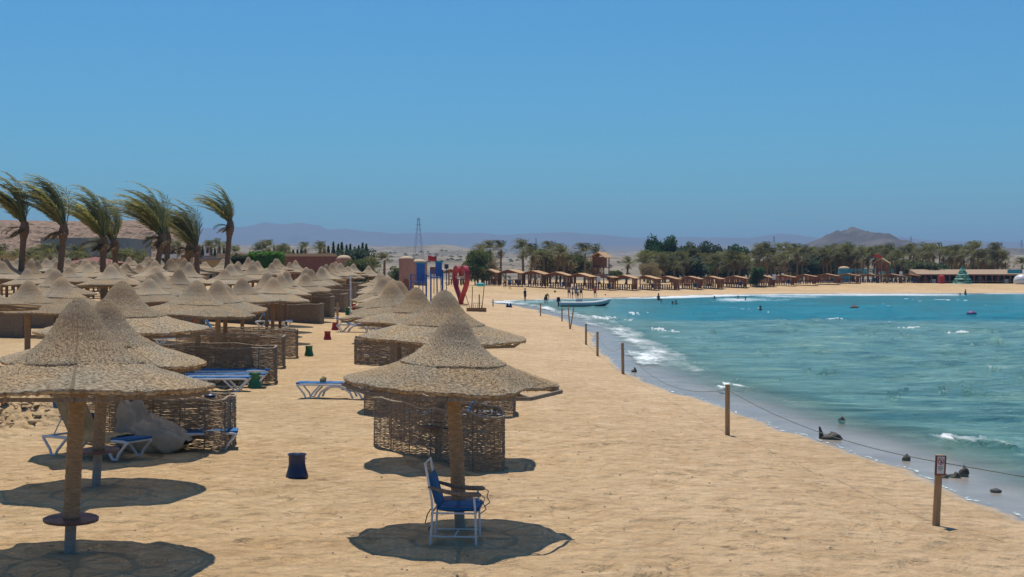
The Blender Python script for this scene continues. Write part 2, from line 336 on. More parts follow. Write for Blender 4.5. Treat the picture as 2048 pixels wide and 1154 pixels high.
    Lk(mxx.outputs[0], ms.inputs[0]); Lk(tr.outputs[0], ms.inputs[1]); Lk(b.outputs[0], ms.inputs[2]); Lk(ms.outputs[0], out.inputs[0])
    return m

# ------------------------------------------------------------------ object helpers
def link(o, parent=None):
    COL.objects.link(o)
    if parent: o.parent = parent
    return o
def tag(o, label=None, cat=None, group=None, kind=None):
    if label: o['label'] = label
    if cat: o['category'] = cat
    if group: o['group'] = group
    if kind: o['kind'] = kind
    return o
def thing(name, label, cat, loc=(0, 0, 0), rz=0, group=None, sc=1):
    o = bpy.data.objects.new(name, None); o.empty_display_size = .2; link(o)
    o.location = loc; o.rotation_euler = (0, 0, rz); o.scale = (sc, sc, sc) if not hasattr(sc, '__len__') else sc
    return tag(o, label, cat, group)
def part(name, mesh, parent, label=None, loc=None, rot=None, sc=None):
    o = bpy.data.objects.new(name, mesh); link(o, parent)
    if loc: o.location = loc
    if rot: o.rotation_euler = rot
    if sc: o.scale = sc
    if label: o['label'] = label
    return o
def clone(root, loc, rz=0, label=None, sc=None, group=None, rot=None):
    def rec(o, p):
        c = o.copy(); COL.objects.link(c); c.parent = p
        for ch in [q for q in o.children]: rec(ch, c)
        return c
    c = rec(root, None); c.location = loc; c.rotation_euler = rot or (0, 0, rz)
    if sc is not None: c.scale = (sc, sc, sc) if not hasattr(sc, '__len__') else sc
    if label: c['label'] = label
    if group: c['group'] = group
    return c
class MB:
    def __init__(s): s.v = []; s.f = []
    def add(s, vs, fs):
        k = len(s.v); s.v += [tuple(p) for p in vs]; s.f += [tuple(i+k for i in f) for f in fs]; return s
    def box(s, c, d, rz=0, M=None, taper=1):
        x, y, z = [k/2 for k in d]; vs = []
        for sz in (-1, 1):
            t = taper if sz > 0 else 1
            for sx, sy in ((-1, -1), (1, -1), (1, 1), (-1, 1)): vs.append(Vector((sx*x*t, sy*y*t, sz*z)))
        if rz: m = Matrix.Rotation(rz, 3, 'Z'); vs = [m @ p for p in vs]
        if M: vs = [M @ p for p in vs]
        vs = [p+Vector(c) for p in vs]
        return s.add(vs, [(0, 3, 2, 1), (4, 5, 6, 7), (0, 1, 5, 4), (1, 2, 6, 5), (2, 3, 7, 6), (3, 0, 4, 7)])
    def beam(s, a, b, wd, th=None):
        a = Vector(a); b = Vector(b); d = (b-a); L = d.length; q = d.to_track_quat('Z', 'Y').to_matrix()
        return s.box((a+b)/2, (wd, th or wd, L), M=q)
    def tube(s, pts, r, n=8, caps=True, sy=1):
        pts = [Vector(p) for p in pts]; m = len(pts); rr = r if hasattr(r, '__len__') else [r]*m
        vs = []; up = None
        for i, p in enumerate(pts):
            d = (pts[min(i+1, m-1)]-pts[max(i-1, 0)]); d = d.normalized() if d.length > 1e-9 else Vector((0, 0, 1))
            if up is None: up = d.orthogonal().normalized()
            up = (up-d*up.dot(d)); up = up.normalized() if up.length > 1e-6 else d.orthogonal().normalized()
            sd = d.cross(up)
            for k in range(n):
                a = 2*math.pi*k/n; vs.append(p+(up*math.cos(a)+sd*math.sin(a)*sy)*rr[i])
        fs = [(i*n+k, i*n+(k+1) % n, (i+1)*n+(k+1) % n, (i+1)*n+k) for i in range(m-1) for k in range(n)]
        if caps: fs += [tuple(range(n))[::-1], tuple((m-1)*n+k for k in range(n))]
        return s.add(vs, fs)
    def lathe(s, prof, n=24, c=(0, 0, 0), jit=0):
        vs = []; m = len(prof)
        for r, z in prof:
            for k in range(n):
                a = 2*math.pi*k/n; j = 1+random.uniform(-jit, jit); vs.append((c[0]+r*j*math.cos(a), c[1]+r*j*math.sin(a), c[2]+z))
        fs = [(i*n+k, i*n+(k+1) % n, (i+1)*n+(k+1) % n, (i+1)*n+k) for i in range(m-1) for k in range(n)]
        if prof[0][0] > 1e-4: fs.append(tuple(range(n))[::-1])
        if prof[-1][0] > 1e-4: fs.append(tuple((m-1)*n+k for k in range(n)))
        return s.add(vs, fs)
    def mesh(s, name, m, smooth=False):
        me = bpy.data.meshes.new(name); me.from_pydata(s.v, [], s.f); me.materials.append(MT[m] if isinstance(m, str) else m)
        if smooth: me.shade_smooth()
        me.validate(clean_customdata=False); me.update(); return me
    def build(s, name, m, parent=None, smooth=False, **k): return part(name, s.mesh(name, m, smooth), parent, **k)
def grid_mesh(name, X, Y, Z, m, attrs=None, smooth=True, uv=None, close=False):
    nr, nc = X.shape; me = bpy.data.meshes.new(name)
    co = np.stack([X, Y, Z], -1).reshape(-1, 3).astype(np.float32)
    i = np.arange(nr-1)[:, None]; j = np.arange(nc-1 if not close else nc)[None, :]; j2 = (j+1) % nc
    q = np.stack([i*nc+j, i*nc+j2, (i+1)*nc+j2, (i+1)*nc+j], -1).reshape(-1, 4)
    me.vertices.add(len(co)); me.vertices.foreach_set('co', co.ravel())
    me.loops.add(q.size); me.loops.foreach_set('vertex_index', q.ravel().astype(np.int32))
    me.polygons.add(len(q)); me.polygons.foreach_set('loop_start', np.arange(0, q.size, 4, dtype=np.int32))
    me.update(calc_edges=True)
    for k, a in (attrs or {}).items():
        t = me.attributes.new(k, 'FLOAT', 'POINT'); t.data.foreach_set('value', np.asarray(a, np.float32).ravel())
    if uv is not None:
        u = me.uv_layers.new(name='UVMap'); U, V = uv
        uu = U.ravel()[q.ravel()]; vv = V.ravel()[q.ravel()]
        u.data.foreach_set('uv', np.stack([uu, vv], -1).astype(np.float32).ravel())
    if smooth: me.shade_smooth()
    me.materials.append(m); return me

# ------------------------------------------------------------------ ground sheet
d1 = CAMH*F/(np.arange(1330, 575, -2.5)-HZ)
d2 = np.geomspace(d1[-1]*1.012, 3400, 230); d3 = np.geomspace(3700, 17000, 12)
rings = np.concatenate([[1, 4, 8], np.arange(10, d1[0]-.2, 1.0), d1, d2, d3])
az = np.concatenate([np.arange(-180, -23, 6), np.arange(-22.5, 22.5, .062), np.arange(23, 180.1, 6)])
A_, R_ = np.meshgrid(np.radians(az), rings)
GX = R_*np.sin(A_); GY = R_*np.cos(A_)
gs = shore_s(GX, GY); GZ = height(GX, GY, gs, True)
des = sm(300, 380, R_)*sm(0, 60, -gs.reshape(GX.shape))
ground = part('ground', grid_mesh('ground', GX, GY, GZ, ground_mat(), {'shore': gs, 'desert': des, 'hill': np.exp(-((GX-600)/230)**4-((GY-2430)/420)**4)}), None)
tag(ground, kind='structure')

# ------------------------------------------------------------------ sea
wr = (CAMH-WZ)*F/(np.arange(1330, 572, -1.5)-HZ); wr = np.concatenate([[2, 5, 9, 12, 14], wr[wr > 15], [420, 520, 700, 1000, 1800, 3500]])
wa = np.concatenate([[-60, -30, -10, -6], np.arange(-4, 21.2, .056), [23, 28, 40, 60, 90, 120]])
WA, WR = np.meshgrid(np.radians(wa), wr); WX = WR*np.sin(WA); WY = WR*np.cos(WA)
ws = shore_s(WX, WY).reshape(WX.shape)
def waves(X, Y, r):
    z = 0*X
    for lam, amp, ang, sd in ((9, .085, 20, 0), (5.2, .06, -12, 1), (3.1, .035, 40, 2), (1.7, .018, 5, 3)):
        a = R(ang); p = (X*math.cos(a)+Y*math.sin(a))*.55+(Y*math.cos(a)-X*math.sin(a)); ph = p/lam*2*math.pi+6*vnoise(X/14, Y/14, sd)
        m = .35+1.1*vnoise(X/11, Y/7, 30+sd); fade = np.clip(1.6-r*r/(F*4)*3/lam, 0, 1)
        z = z+1.5*amp*m*fade*(1-2*np.abs(np.sin(ph/2)))
    return z
depthf = sm(1.5, 14, ws)
foam = np.zeros_like(WX)
nz = fbm(WX/3.0, WY/3.0, 4, 3); nzb = fbm(WX/14, WY/9, 3, 13)
# swash along the mid shore, far shore break, thin line at the very edge
mid = sm(42, 60, WY)*(WY < 185)*(.80+.20*sm(56, 74, WY))
foam = np.maximum(foam, mid*sm(.5, 1.3, ws)*sm(5.6, 2.6, ws)*(.22+.40*fbm(WX/1.1, WY/9, 4, 15)))
foam = np.maximum(foam, sm(66, 76, WY)*sm(125, 100, WY)*sm(3, 5, ws)*sm(11, 7, ws)*(.0+.46*nzb))
farm = (WY > 178)*1.0; d_px0 = 1024+F*WX/np.maximum(WY, 1)
foam = np.maximum(foam, farm*sm(-.5, 2, ws)*sm(13, 6, ws)*(.32+.60*nzb)*(.6+.4*sm(12, 30, WX)))
foam = np.maximum(foam, farm*sm(1500, 1480, 1024+F*WX/WY)*sm(-.5, .6, ws)*sm(5, 2, ws)*.5)
foam = np.maximum(foam, farm*sm(1340, 1480, d_px0)*sm(2030, 1900, d_px0)*sm(0, 3, ws)*sm(44, 16, ws)*(.10+.62*fbm(WX/10, WY/16, 4, 33)))
caps = []
def crest(x0, x1, yc, th, amt=.8, arc=0, rag=1.0):
    """a breaking crest between two world x positions"""
    global foam
    t = (WX-x0)/(x1-x0); L_ = abs(x1-x0); yy = yc+arc*(t-.5)**2*4+(fbm(WX/(L_*.22), WX*0+yc, 4, 4)-.5)*th*3.2; th = th*(.12+1.25*fbm(WX/(L_*.13)+7, WX*0+yc, 3, 2)**1.3)
    m = (.45+.75*fbm(WX/.9/rag, WY/1.4/rag, 3, 9))*sm(0, .2, t)*sm(1, .7, t)*sm(th, th*.25, np.abs(WY-yy)*np.where(WY > yy, 1.6, .8))
    foam = np.maximum(foam, m*amt); caps.append((m, th*sm(-.1, .3, t)))
def cpx(p0, p1, y, thpx, amt=.8, arc=0):
    d = (CAMH-WZ)*F/(y-HZ); dd = d*d/(F*4.1); crest(PX(p0, d), PX(p1, d), d, thpx*dd, amt, arc*dd, d/40)
cpx(1842, 2020, 880, 13, .60, 0); cpx(1410, 1500, 774, 8, .6); cpx(1875, 1975, 665, 4, .85); cpx(1790, 1872, 657, 3, .8, 1); cpx(1745, 1790, 649, 2, .6)
cpx(1640, 1690, 637, 3, .8); cpx(1298, 1375, 662, 4, .75); cpx(1250, 1280, 627, 3, .8); cpx(1290, 1305, 628, 2, .7); cpx(1180, 1240, 636, 5, .8)
cpx(1880, 1950, 602, 3, .75); cpx(1780, 1860, 600, 3, .5); cpx(1215, 1290, 640, 3, .55); cpx(1530, 1550, 626, 1.5, .8); cpx(1500, 1560, 702, 3, .35)
cpx(1600, 1700, 745, 3, .3); cpx(2030, 2110, 652, 5, .55); cpx(1370, 1440, 678, 3, .4); cpx(1170, 1260, 612, 3, .35)
rr_ = random.Random(4)
for k in range(60):
    y = rr_.uniform(604, 800); p = rr_.uniform(1330, 2040)
    cpx(p, p+rr_.uniform(12, 34), y, rr_.uniform(1.6, 3.2), rr_.uniform(.34, .52))
d_px = 1024+F*WX/np.maximum(WY, 1)
ypx = HZ+(CAMH-WZ)*F/np.maximum(WY, 1)
bound = 638-20*sm(1400, 1130, d_px)+6*(vnoise(WX/16, WY/30, 4)-.5)
deep = sm(112, 121, WY+6*(vnoise(WX/12, WY/20, 4)-.5))*sm(1.5, 9, ws)*(.25+.75*sm(1130, 1420, d_px))
reef = sm(60, 40, WY)*sm(2.0, 4, ws)*sm(3, 7, WX)+.55*sm(126, 119, WY)*sm(108, 114, WY)*sm(14, 22, WX)
opaque = .05+.35*sm(1.0, 2.6, ws)+.60*sm(1.9, 4.6, ws)
WZm = WZ+waves(WX, WY, WR)*depthf+.012
for m, th in caps: WZm = WZm+m*np.minimum(.16, th*.35)
WZm = np.where(ws < -3, WZ-.5, WZm)
rough = .12+.88*sm(.8, 4.5, ws)
sea = part('sea', grid_mesh('sea', WX, WY, WZm, water_mat(), {'foam': foam, 'deep': deep, 'reef': np.clip(reef, 0, 1), 'opaque': opaque, 'rough': rough, 'edge': np.clip(ws, -3, 5)}), None)
tag(sea, kind='structure')

# ------------------------------------------------------------------ mountains, hillside
def ridge(name, D, pts, depth, c1, c2, ns=2.2, low=0):
    px = np.arange(-900, 3000, 3.0); P = np.array(pts, float)
    y = np.interp(px, P[:, 0], P[:, 1])+(fbm(px/60, px*0+D/900, 4, 7)-.5)*ns*2
    top = CAMH+(HZ-y)*D/F
    T = np.array([-1, -.82, -.66, -.52, -.4, -.3, -.21, -.13, -.06, 0, .1, .3, .6, 1.0])
    P2, T2 = np.meshgrid(px, T); dd = D+T2*depth
    ang = (P2-1024)/F
    X = dd*ang; Y = dd
    prof = np.clip(1-np.abs(T2), 0, 1)**1.15
    rel = (fbm(P2/26+T2*1.3, T2*5+P2/160, 4, 12)-.5)*.34*np.sin(np.pi*np.clip(1-np.abs(T2), 0, 1))
    Z = low+(top[None, :]-low)*np.clip(prof+rel, 0, 1.0)
    m = mat(name+'_rock', c1, c2, .95, .0012, bump=0)
    o = part(name, grid_mesh(name, X, Y, Z, m), None); return tag(o, kind='structure')
sky_line = [(-900, 452), (0, 454), (180, 452), (240, 446), (275, 448), (300, 455), (345, 451), (400, 459), (440, 454), (490, 453), (530, 446), (560, 449), (600, 445),
            (640, 449), (655, 457), (690, 456), (740, 463), (790, 469), (830, 467), (870, 464), (900, 467), (960, 467), (1010, 469), (1080, 464), (1130, 466), (1200, 468),
            (1260, 473), (1330, 476), (1420, 474), (1500, 475), (1560, 467), (1610, 474), (1660, 480), (1740, 472), (1800, 473), (1850, 480), (1950, 483), (2048, 484), (3000, 480)]
ridge('mountains', 8600, sky_line, 1900, (.13, .125, .125), (.08, .075, .075), 3.4, 30)
low_line = [(-900, 474), (200, 474), (250, 470), (330, 478), (420, 487), (560, 487), (680, 484), (760, 489), (900, 492), (1100, 493), (1300, 490), (1500, 490), (1700, 493), (2100, 496), (3000, 492)]
ridge('foothills', 5200, low_line, 1400, (.17, .15, .13), (.10, .09, .08), 2.4, 25)
# stony bank behind the left buildings
bx = np.linspace(-190, -58, 420); by = np.linspace(236, 420, 300); BX, BY = np.meshgrid(bx, by)
pxb = 1024+F*BX/BY
rise = sm(245, 318, BY)*sm(-58, -84, BX*330/BY)
BZ = .8+14.6*rise*(.93+.1*fbm(BX/30, BY/30, 3, 2))+rise*(fbm(BX/2.6, BY/2.6, 4, 8)-.5)*3.4*sm(1, .75, rise+.0*BX)
BZ = np.where(rise < .01, -1.0, BZ)
bank = part('hillside', grid_mesh('hillside', BX, BY, BZ, mat('stony_bank', (.36, .235, .16), (.11, .075, .05), .95, .9, bump=1, bscale=.9, detail=10, bdist=1.2, c3=(.26, .17, .115))), None)
tag(bank, kind='structure')

# ------------------------------------------------------------------ thatched parasols
HP = np.array([(0, 1.0), (.035, .985), (.08, .935), (.13, .84), (.2, .645), (.26, .52), (.36, .385), (.47, .285), (.60, .20), (.74, .13), (.88, .055), (1, 0)])
def canopy_mesh(name, r0, r1, lift, seed, rows, ns, R0=1.65, Hh=1.05, tufts=0, notch=None, lip=.022):
    rs = np.random.RandomState(seed)
    nr = rows*2; t = np.linspace(r0, r1, nr+1); th = np.linspace(0, 2*np.pi, ns, endpoint=False)
    T, TH = np.meshgrid(t, th, indexing='ij')
    ti = T
    z = Hh*np.interp(ti, HP[:, 0], HP[:, 1])
    k8 = 1-.02*(1-np.cos(8*TH))/2*T**3
    Rr = R0*T*k8
    saw = (np.arange(nr+1) % 2)[:, None]*.009*np.ones_like(T)
    if rows < 14: saw *= 1.4
    cx = np.cos(TH); sy = np.sin(TH)
    nzz = (fbm(TH*9/np.pi*3+seed, T*22, 3, seed)-.5)*.016+(fbm(cx*1.7+3, sy*1.7+T*2, 2, seed+4)-.5)*.09*T
    Z = z+lift+saw+nzz+.012*np.cos(8*TH)*T**4
    Rr = Rr+saw*.6+(fbm(TH*60/np.pi+seed, T*60, 2, seed+2)-.5)*.007
    if notch:
        a0, wdt, amt = notch; da = np.abs((TH-a0+np.pi) % (2*np.pi)-np.pi); Rr = Rr*(1-amt*sm(wdt, wdt*.4, da)*sm(.5, 1, T))
    # ragged rim and lip
    Rr[-1] *= 1+(rs.rand(ns)-.5)*.02; Z[-1] -= rs.rand(ns)*.02
    Rl = Rr[-1:]*.992; Zl = Z[-1:]-lip-rs.rand(1, ns)*.02; Ri = Rr[-1:]*.95; Zi = Z[-1:]-lip*.6
    Rr = np.vstack([Rr, Rl, Ri]); Z = np.vstack([Z, Zl, Zi]); TH2 = np.tile(th, (Rr.shape[0], 1))
    X = Rr*np.cos(TH2); Y = Rr*np.sin(TH2)
    Vv = np.linspace(0, 1, Rr.shape[0])[:, None]*(r1-r0)*np.ones_like(X); U = TH2/(2*np.pi)*np.ones_like(X)
    me = grid_mesh(name, X, Y, Z, MT['thatch'], uv=(U*np.maximum(1, 1), Vv+seed), close=True, smooth=rows < 14)
    if tufts:
        mb = MB(); dz = HP
        for _ in range(tufts):
            tt = math.sqrt(rs.uniform(r0*r0, r1*r1)) if rs.rand() > .12 else r1
            a = rs.uniform(0, 2*math.pi); zz = Hh*np.interp(tt, HP[:, 0], HP[:, 1])+lift; z2 = Hh*np.interp(min(tt+.03, 1), HP[:, 0], HP[:, 1])+lift
            rr = R0*tt*(1-.02*(1-math.cos(8*a))/2*tt**3)
            if notch:
                da = abs((a-notch[0]+math.pi) % (2*math.pi)-math.pi)
                rr *= 1-notch[2]*float(sm(notch[1], notch[1]*.4, da))*float(sm(.5, 1, tt))
            sg = rs.choice((-1, 1)); l = rs.uniform(.025, .055); wv = .0055
            c = Vector((math.cos(a), math.sin(a), 0)); tv = Vector((-c.y, c.x, 0))*sg
            down = (c*(R0*.03)+Vector((0, 0, z2-zz))).normalized(); nrm = down.cross(Vector((-c.y, c.x, 0)))
            if nrm.z < 0: nrm = -nrm
            p = c*rr+Vector((0, 0, zz+.012)); q = p+tv*l*.8+down*l*rs.uniform(.0, .35)+nrm*rs.uniform(.003, .014)
            mb.add([p-down*wv, p+down*wv, q], [(0, 1, 2)])
        t2 = mb.mesh('tufts', 'thatch'); u = t2.uv_layers.new(name='UVMap'); uvs = rs.rand(len(t2.loops)//3, 2); uvs = np.repeat(uvs, 3, 0)
        u.data.foreach_set('uv', uvs.ravel())
        import bmesh
        bm = bmesh.new(); bm.from_mesh(me); bm.from_mesh(t2); bm.to_mesh(me); bm.free()
    return me
def frame_mesh(R0=1.65, rim=0):
    mb = MB(); P = [Vector((R0*math.cos(a)*.985, R0*math.sin(a)*.985, -.085)) for a in [math.pi/8*2*k for k in range(8)]]
    for k in range(8):
        mb.beam(P[k], P[(k+1) % 8], .04, .05); mb.beam((0, 0, .10), P[k], .045)
        mb.beam(P[k]*.5+Vector((0, 0, .0)), P[(k+1) % 8]*.5+Vector((0, 0, .0)), .03)
    return mb.mesh('frame', 'oldwood')
CAN_HI = [canopy_mesh('canopy', .44, 1, 0, 21+k, 34, 200, tufts=5200) for k in range(2)]
CAP_HI = [canopy_mesh('canopy_cap', .0005, .49, .018, 31+k, 26, 130, tufts=2200, lip=.012) for k in range(2)]
CAN_NOTCH = canopy_mesh('canopy', .44, 1, 0, 27, 34, 200, tufts=5200, notch=(R(-25), .55, .17))
CAN_LO = [canopy_mesh('canopy', .44, 1, 0, 41+k, 9, 40) for k in range(3)]
CAP_LO = [canopy_mesh('canopy_cap', .0005, .49, .02, 51+k, 8, 28, lip=.012) for k in range(3)]
FRM = frame_mesh()
def pole_mesh(): 
    mb = MB(); pr = [(.0, 0), (.105, 0)]
    for k in range(1, 45): pr.append((.105-.010*k/45+(.006 if k % 2 else 0), k/45*1.0))
    pr.append((.08, 1.0)); return mb.lathe(pr, 14).mesh('pole', 'rope')
POLE = pole_mesh()
PIPE = MB().lathe([(.075, -.3), (.075, 1), ], 12).mesh('base_pipe', 'pipe')
POLE_LO = MB().lathe([(.085, -.2), (.075, 1)], 8).mesh('pole', 'wood')
def disc_mesh():
    mb = MB(); n = 40; rs = random.Random(5); top = []
    prof = [(.02, .022), (.34, .022), (.36, .012), (.355, -.018), (.02, -.025)]
    mb.lathe(prof, n, jit=.012); return mb.mesh('table_top', 'table')
DISC = disc_mesh()
UMB = []
def umbrella(px, d, D=3.4, rim=2.2, apex=3.3, hi=False, label='', lean=(0, 0), rz=None, table=None, notch=False, x=None, group='thatched beach parasols'):
    x = PX(px, d) if x is None else x
    rz = random.uniform(0, 6.28) if rz is None else rz
    t = thing('thatched_parasol', label, 'parasol', (x, d, H(x, d)), rz, group)
    t.rotation_euler = Euler((lean[1], lean[0], 0)).to_matrix().to_4x4().to_euler() if False else (0, 0, rz)
    lx, ly = lean  # shift of the canopy centre relative to the foot, in metres
    c, s_ = math.cos(-rz), math.sin(-rz); ox, oy = lx*c-ly*s_, lx*s_+ly*c
    k = random.randrange(2 if hi else 3); sc = (D/3.3, D/3.3, (apex-rim)/1.05)
    tl = (random.uniform(-.05, .05), random.uniform(-.05, .05), random.uniform(0, 6.28))
    if notch: tl = (R(1), R(2), -rz)
    cm = (CAN_NOTCH if notch else CAN_HI[k]) if hi else CAN_LO[k]
    part('canopy', cm, t, loc=(ox, oy, rim), rot=tl, sc=sc)
    part('canopy_cap', (CAP_HI if hi else CAP_LO)[k], t, loc=(ox, oy, rim), rot=tl, sc=sc)
    part('frame', FRM, t, loc=(ox, oy, rim), rot=tl, sc=(sc[0]*(1.03 if notch else .965), sc[1]*(1.03 if notch else .965), 1))
    # leaning pole
    topz = rim+.25; v = Vector((ox, oy, topz)); q = Vector((ox, oy, topz)).to_track_quat('Z', 'Y').to_euler()
    if hi:
        cut = (table or .35); f = cut/topz
        part('pole', POLE, t, loc=tuple(v*f), rot=tuple(q), sc=(1, 1, v.length*(1-f)))
        part('base_pipe', PIPE, t, rot=tuple(q), sc=(1, 1, v.length*f))
        if table: part('table_top', DISC, t, loc=tuple(v*f), rot=(R(2), R(-2), 1.0))
    else:
        part('pole', POLE_LO, t, rot=tuple(q), sc=(1.15, 1.15, v.length))
        if table: part('table_top', DISC, t, loc=(0, 0, table))
    UMB.append((x, d)); return t
umbrella(139, 18.9, 3.55, 2.2, 3.36, True, 'nearest thatched parasol, low brown table disc on its pole', lean=(.12, 0), table=.46, rz=.3)
umbrella(192, 24.8, 3.5, 2.18, 3.25, True, 'thatched parasol partly hidden behind the nearest one, grey pipe below its table disc', lean=(.12, .1), table=.62)
umbrella(238, 29.6, 3.55, 2.52, 3.52, True, 'tall thatched parasol rising above the beanbag and towel lounger', lean=(.07, 0))
umbrella(920, 20.7, 3.14, 2.14, 3.13, True, 'thatched parasol with bare frame corner above the blue cushioned chair', lean=(-.11, 0), table=.40, notch=True, rz=.9)
umbrella(876, 28.3, 3.36, 2.42, 3.35, True, 'thatched parasol just behind the one over the blue chair', lean=(.1, .1), table=.64)
umbrella(812, 38.6, 3.35, 2.32, 3.28, True, 'thatched parasol third in the seaward row, above the open windbreak with a lounger', lean=(.25, 0))
def ORD(i):
    t_ = ['', '', 'twenty', 'thirty', 'forty', 'fifty']
    return ordn[i] if i < 18 else ('nineteenth' if i == 18 else (f'{t_[(i+1)//10]}-{ordn[(i+1) % 10-1]}' if (i+1) % 10 else t_[(i+1)//10][:-1]+'ieth'))
ordn = ['first', 'second', 'third', 'fourth', 'fifth', 'sixth', 'seventh', 'eighth', 'ninth', 'tenth', 'eleventh', 'twelfth', 'thirteenth', 'fourteenth', 'fifteenth', 'sixteenth', 'seventeenth', 'eighteenth']
for j, d in enumerate((46, 52.5, 59, 66, 73, 81, 90, 99, 109)):
    x = -3.7-.1*(d-46)
    umbrella(0, d, random.uniform(3.3, 3.7), 2.25, 3.35, j < 1, f'thatched parasol, {ordn[j+3]} from the front in the seaward row', x=x+random.uniform(-.2, .2))
umbrella(400, 48, 4.0, 2.3, 3.4, True, 'broad thatched parasol above the nested reed windbreaks, right of the towel lounger', lean=(-.15, 0))
umbrella(436, 54, 3.7, 2.25, 3.35, True, 'thatched parasol overlapped by the broad one above the nested windbreaks')
umbrella(122, 55, 3.8, 2.2, 3.25, True, 'wide thatched parasol before the foot of the second left palm')
umbrella(55, 50, 3.6, 2.2, 3.2, True, 'thatched parasol with a pointed top left of the wide one near the palms')
umbrella(-40, 45, 3.7, 2.5, 3.3, False, 'thatched parasol cut by the left edge of the picture, brown rim showing')
umbrella(3, 98, 4.6, 2.3, 3.5, False, 'large thatched parasol at the left edge below the grey building')
umbrella(222, 76, 3.9, 2.4, 3.5, False, 'thatched parasol with a tall cap at the foot of the paired palms')
umbrella(301, 62, 3.7, 2.2, 3.2, False, 'thatched parasol before the leaning palm trunk')
for k in range(8):
    jj = 0
    for j in range(17):
        d = 60+5.9*j+random.uniform(-1.2, 1.2)+(k % 2)*2.5
        x = -10.9-.068*(d-48)-5.3*k+random.uniform(-.6, .6)
        if k >= 1 and d < 66: continue
        if k >= 3 and d < 84: continue
        px = 1024+F*x/d
        if px < -60 or d > 156: continue
        if any((x-a)**2+(d-b)**2 < 3.6**2 for a, b in UMB): continue
        jj += 1
        umbrella(0, d, random.uniform(3.0, 4.1), random.uniform(2.0, 2.45), random.uniform(3.1, 3.65), False,
                 f'thatched parasol, {ordn[jj-1]} back in the {"walkway column" if k == 0 else ordn[k]+" column left of the walkway column"}', x=x, table=.6 if random.random() < .3 else None)
for i, (px, d) in enumerate(((93, 128), (110, 140), (172, 118), (135, 132), (36, 126), (737, 172), (706, 166), (672, 160))):
    umbrella(px, d, 4.2 if i < 5 else 3.8, 2.3, 3.5, False, ['small pale parasol behind the green shrubs on the left', 'pale parasol beside the second left palm trunk', 'grey pointed parasol before the turquoise awning',
             'thatched parasol behind the wide one, before the bright green bush', 'small thatched parasol beside the blue parasol', 'open sided thatched parasol at the far end of the walkway',
             'thatched parasol left of the one ending the walkway', 'thatched parasol before the flat pink dome'][i])

# ------------------------------------------------------------------ reed windbreaks
WBP = {'skew': [(-3.1, .95), (-2.2, .55), (-1.3, .38), (-.55, .22), (-.36, .12), (-.02, .0), (.03, .3), (-.06, .9), (-.2, 1.6), (-.6, 2.0), (-1.4, 2.3), (-2.3, 2.5), (-3.2, 2.6)],
       'deep': [(-2.75, 3.85), (-2.0, 2.6), (-1.2, 1.45), (-.68, .62), (-.38, .16), (-.30, .05), (-.02, .0), (.04, .25), (.0, 1.2), (-.3, 2.0), (-.95, 3.1), (-1.8, 4.4), (-2.6, 5.9)],
       'wide': [(-3.3, .25), (-2.2, .05), (-1.2, -.08), (-.35, -.1), (-.05, .0), (0, .4), (-.02, 1.1), (-.15, 1.8), (-.6, 2.1), (-1.4, 2.3), (-2.3, 2.4), (-3.3, 2.3)]}
WBM = {}
def wb_make(kind):
    WP = catmull(WBP[kind], 6); seg = np.r_[0, np.cumsum(np.hypot(*np.diff(WP, axis=0).T))]; WL = seg[-1]
    def at(u): return np.interp(u, seg, WP[:, 0]), np.interp(u, seg, WP[:, 1])
    def top(u): return 1.03+.03*math.sin(u*2.1)+.018*math.sin(u*5.3)
    rs = random.Random(3); mb = MB(); step = .10; n = int(WL/step); rows = 66
    for r in range(rows):
        z0 = .0+r*.0165; pts = []; brk = .012+.05*(math.sin(r*.7) > .75)
        for i in range(n+1):
            u = i*step; x, y = at(u); x2, y2 = at(min(u+.05, WL)); x1, y1 = at(max(u-.05, 0)); nx, ny = -(y2-y1), (x2-x1); l = math.hypot(nx, ny) or 1
            o = .014*(1 if (i//2+r) % 2 else -1)+rs.uniform(-.005, .005); zz = z0+rs.uniform(-.007, .007)
            hole = rs.random() < brk+.10*max(0, vnoise(u*1.7, r*.12, 3)-.66)*3
            if hole or zz > top(u):
                if len(pts) > 1: mb.tube(pts, .0088, 3, False)
                pts = []; continue
            pts.append((x+nx/l*o, y+ny/l*o, zz))
        if len(pts) > 1: mb.tube(pts, .0088, 3, False)
    hi = mb.mesh('reed_weave', 'reed')
    pts = []
    for i in range(61):
        u = WL*i/60; x, y = at(u); pts.append((x, y, top(u)+.006+random.uniform(-.006, .006)))
    bind = MB().tube(pts, [random.uniform(.014, .024) for _ in pts], 6).mesh('top_binding', 'binding', True)
    nn = 44; U = np.linspace(0, WL, nn); X, Y = at(U); vs = []
    for i in range(nn):
        a = max(i-1, 0); b = min(i+1, nn-1); nx, ny = -(Y[b]-Y[a]), X[b]-X[a]; l = math.hypot(nx, ny)
        for s_, z in ((-1, -.1), (-1, top(U[i])), (1, top(U[i])), (1, -.1)): vs.append((X[i]+nx/l*.015*s_, Y[i]+ny/l*.015*s_, z))
    fs = [(i*4+k, i*4+k+1, i*4+5+k, i*4+4+k) for i in range(nn-1) for k in range(3)]+[(0, 1, 2, 3), tuple((nn-1)*4+k for k in range(4))]
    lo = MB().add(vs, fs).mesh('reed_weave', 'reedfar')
    return hi, lo, bind, [tuple(float(q) for q in at(.02+(WL-.04)*k/14)) for k in range(15)]
for k_ in WBP: WBM[k_] = wb_make(k_)
STAKE = MB().tube([(0, 0, -.15), (0, 0, .5), (0, 0, 1.05)], [.014, .013, .011], 6).mesh('stake', 'oldwood')
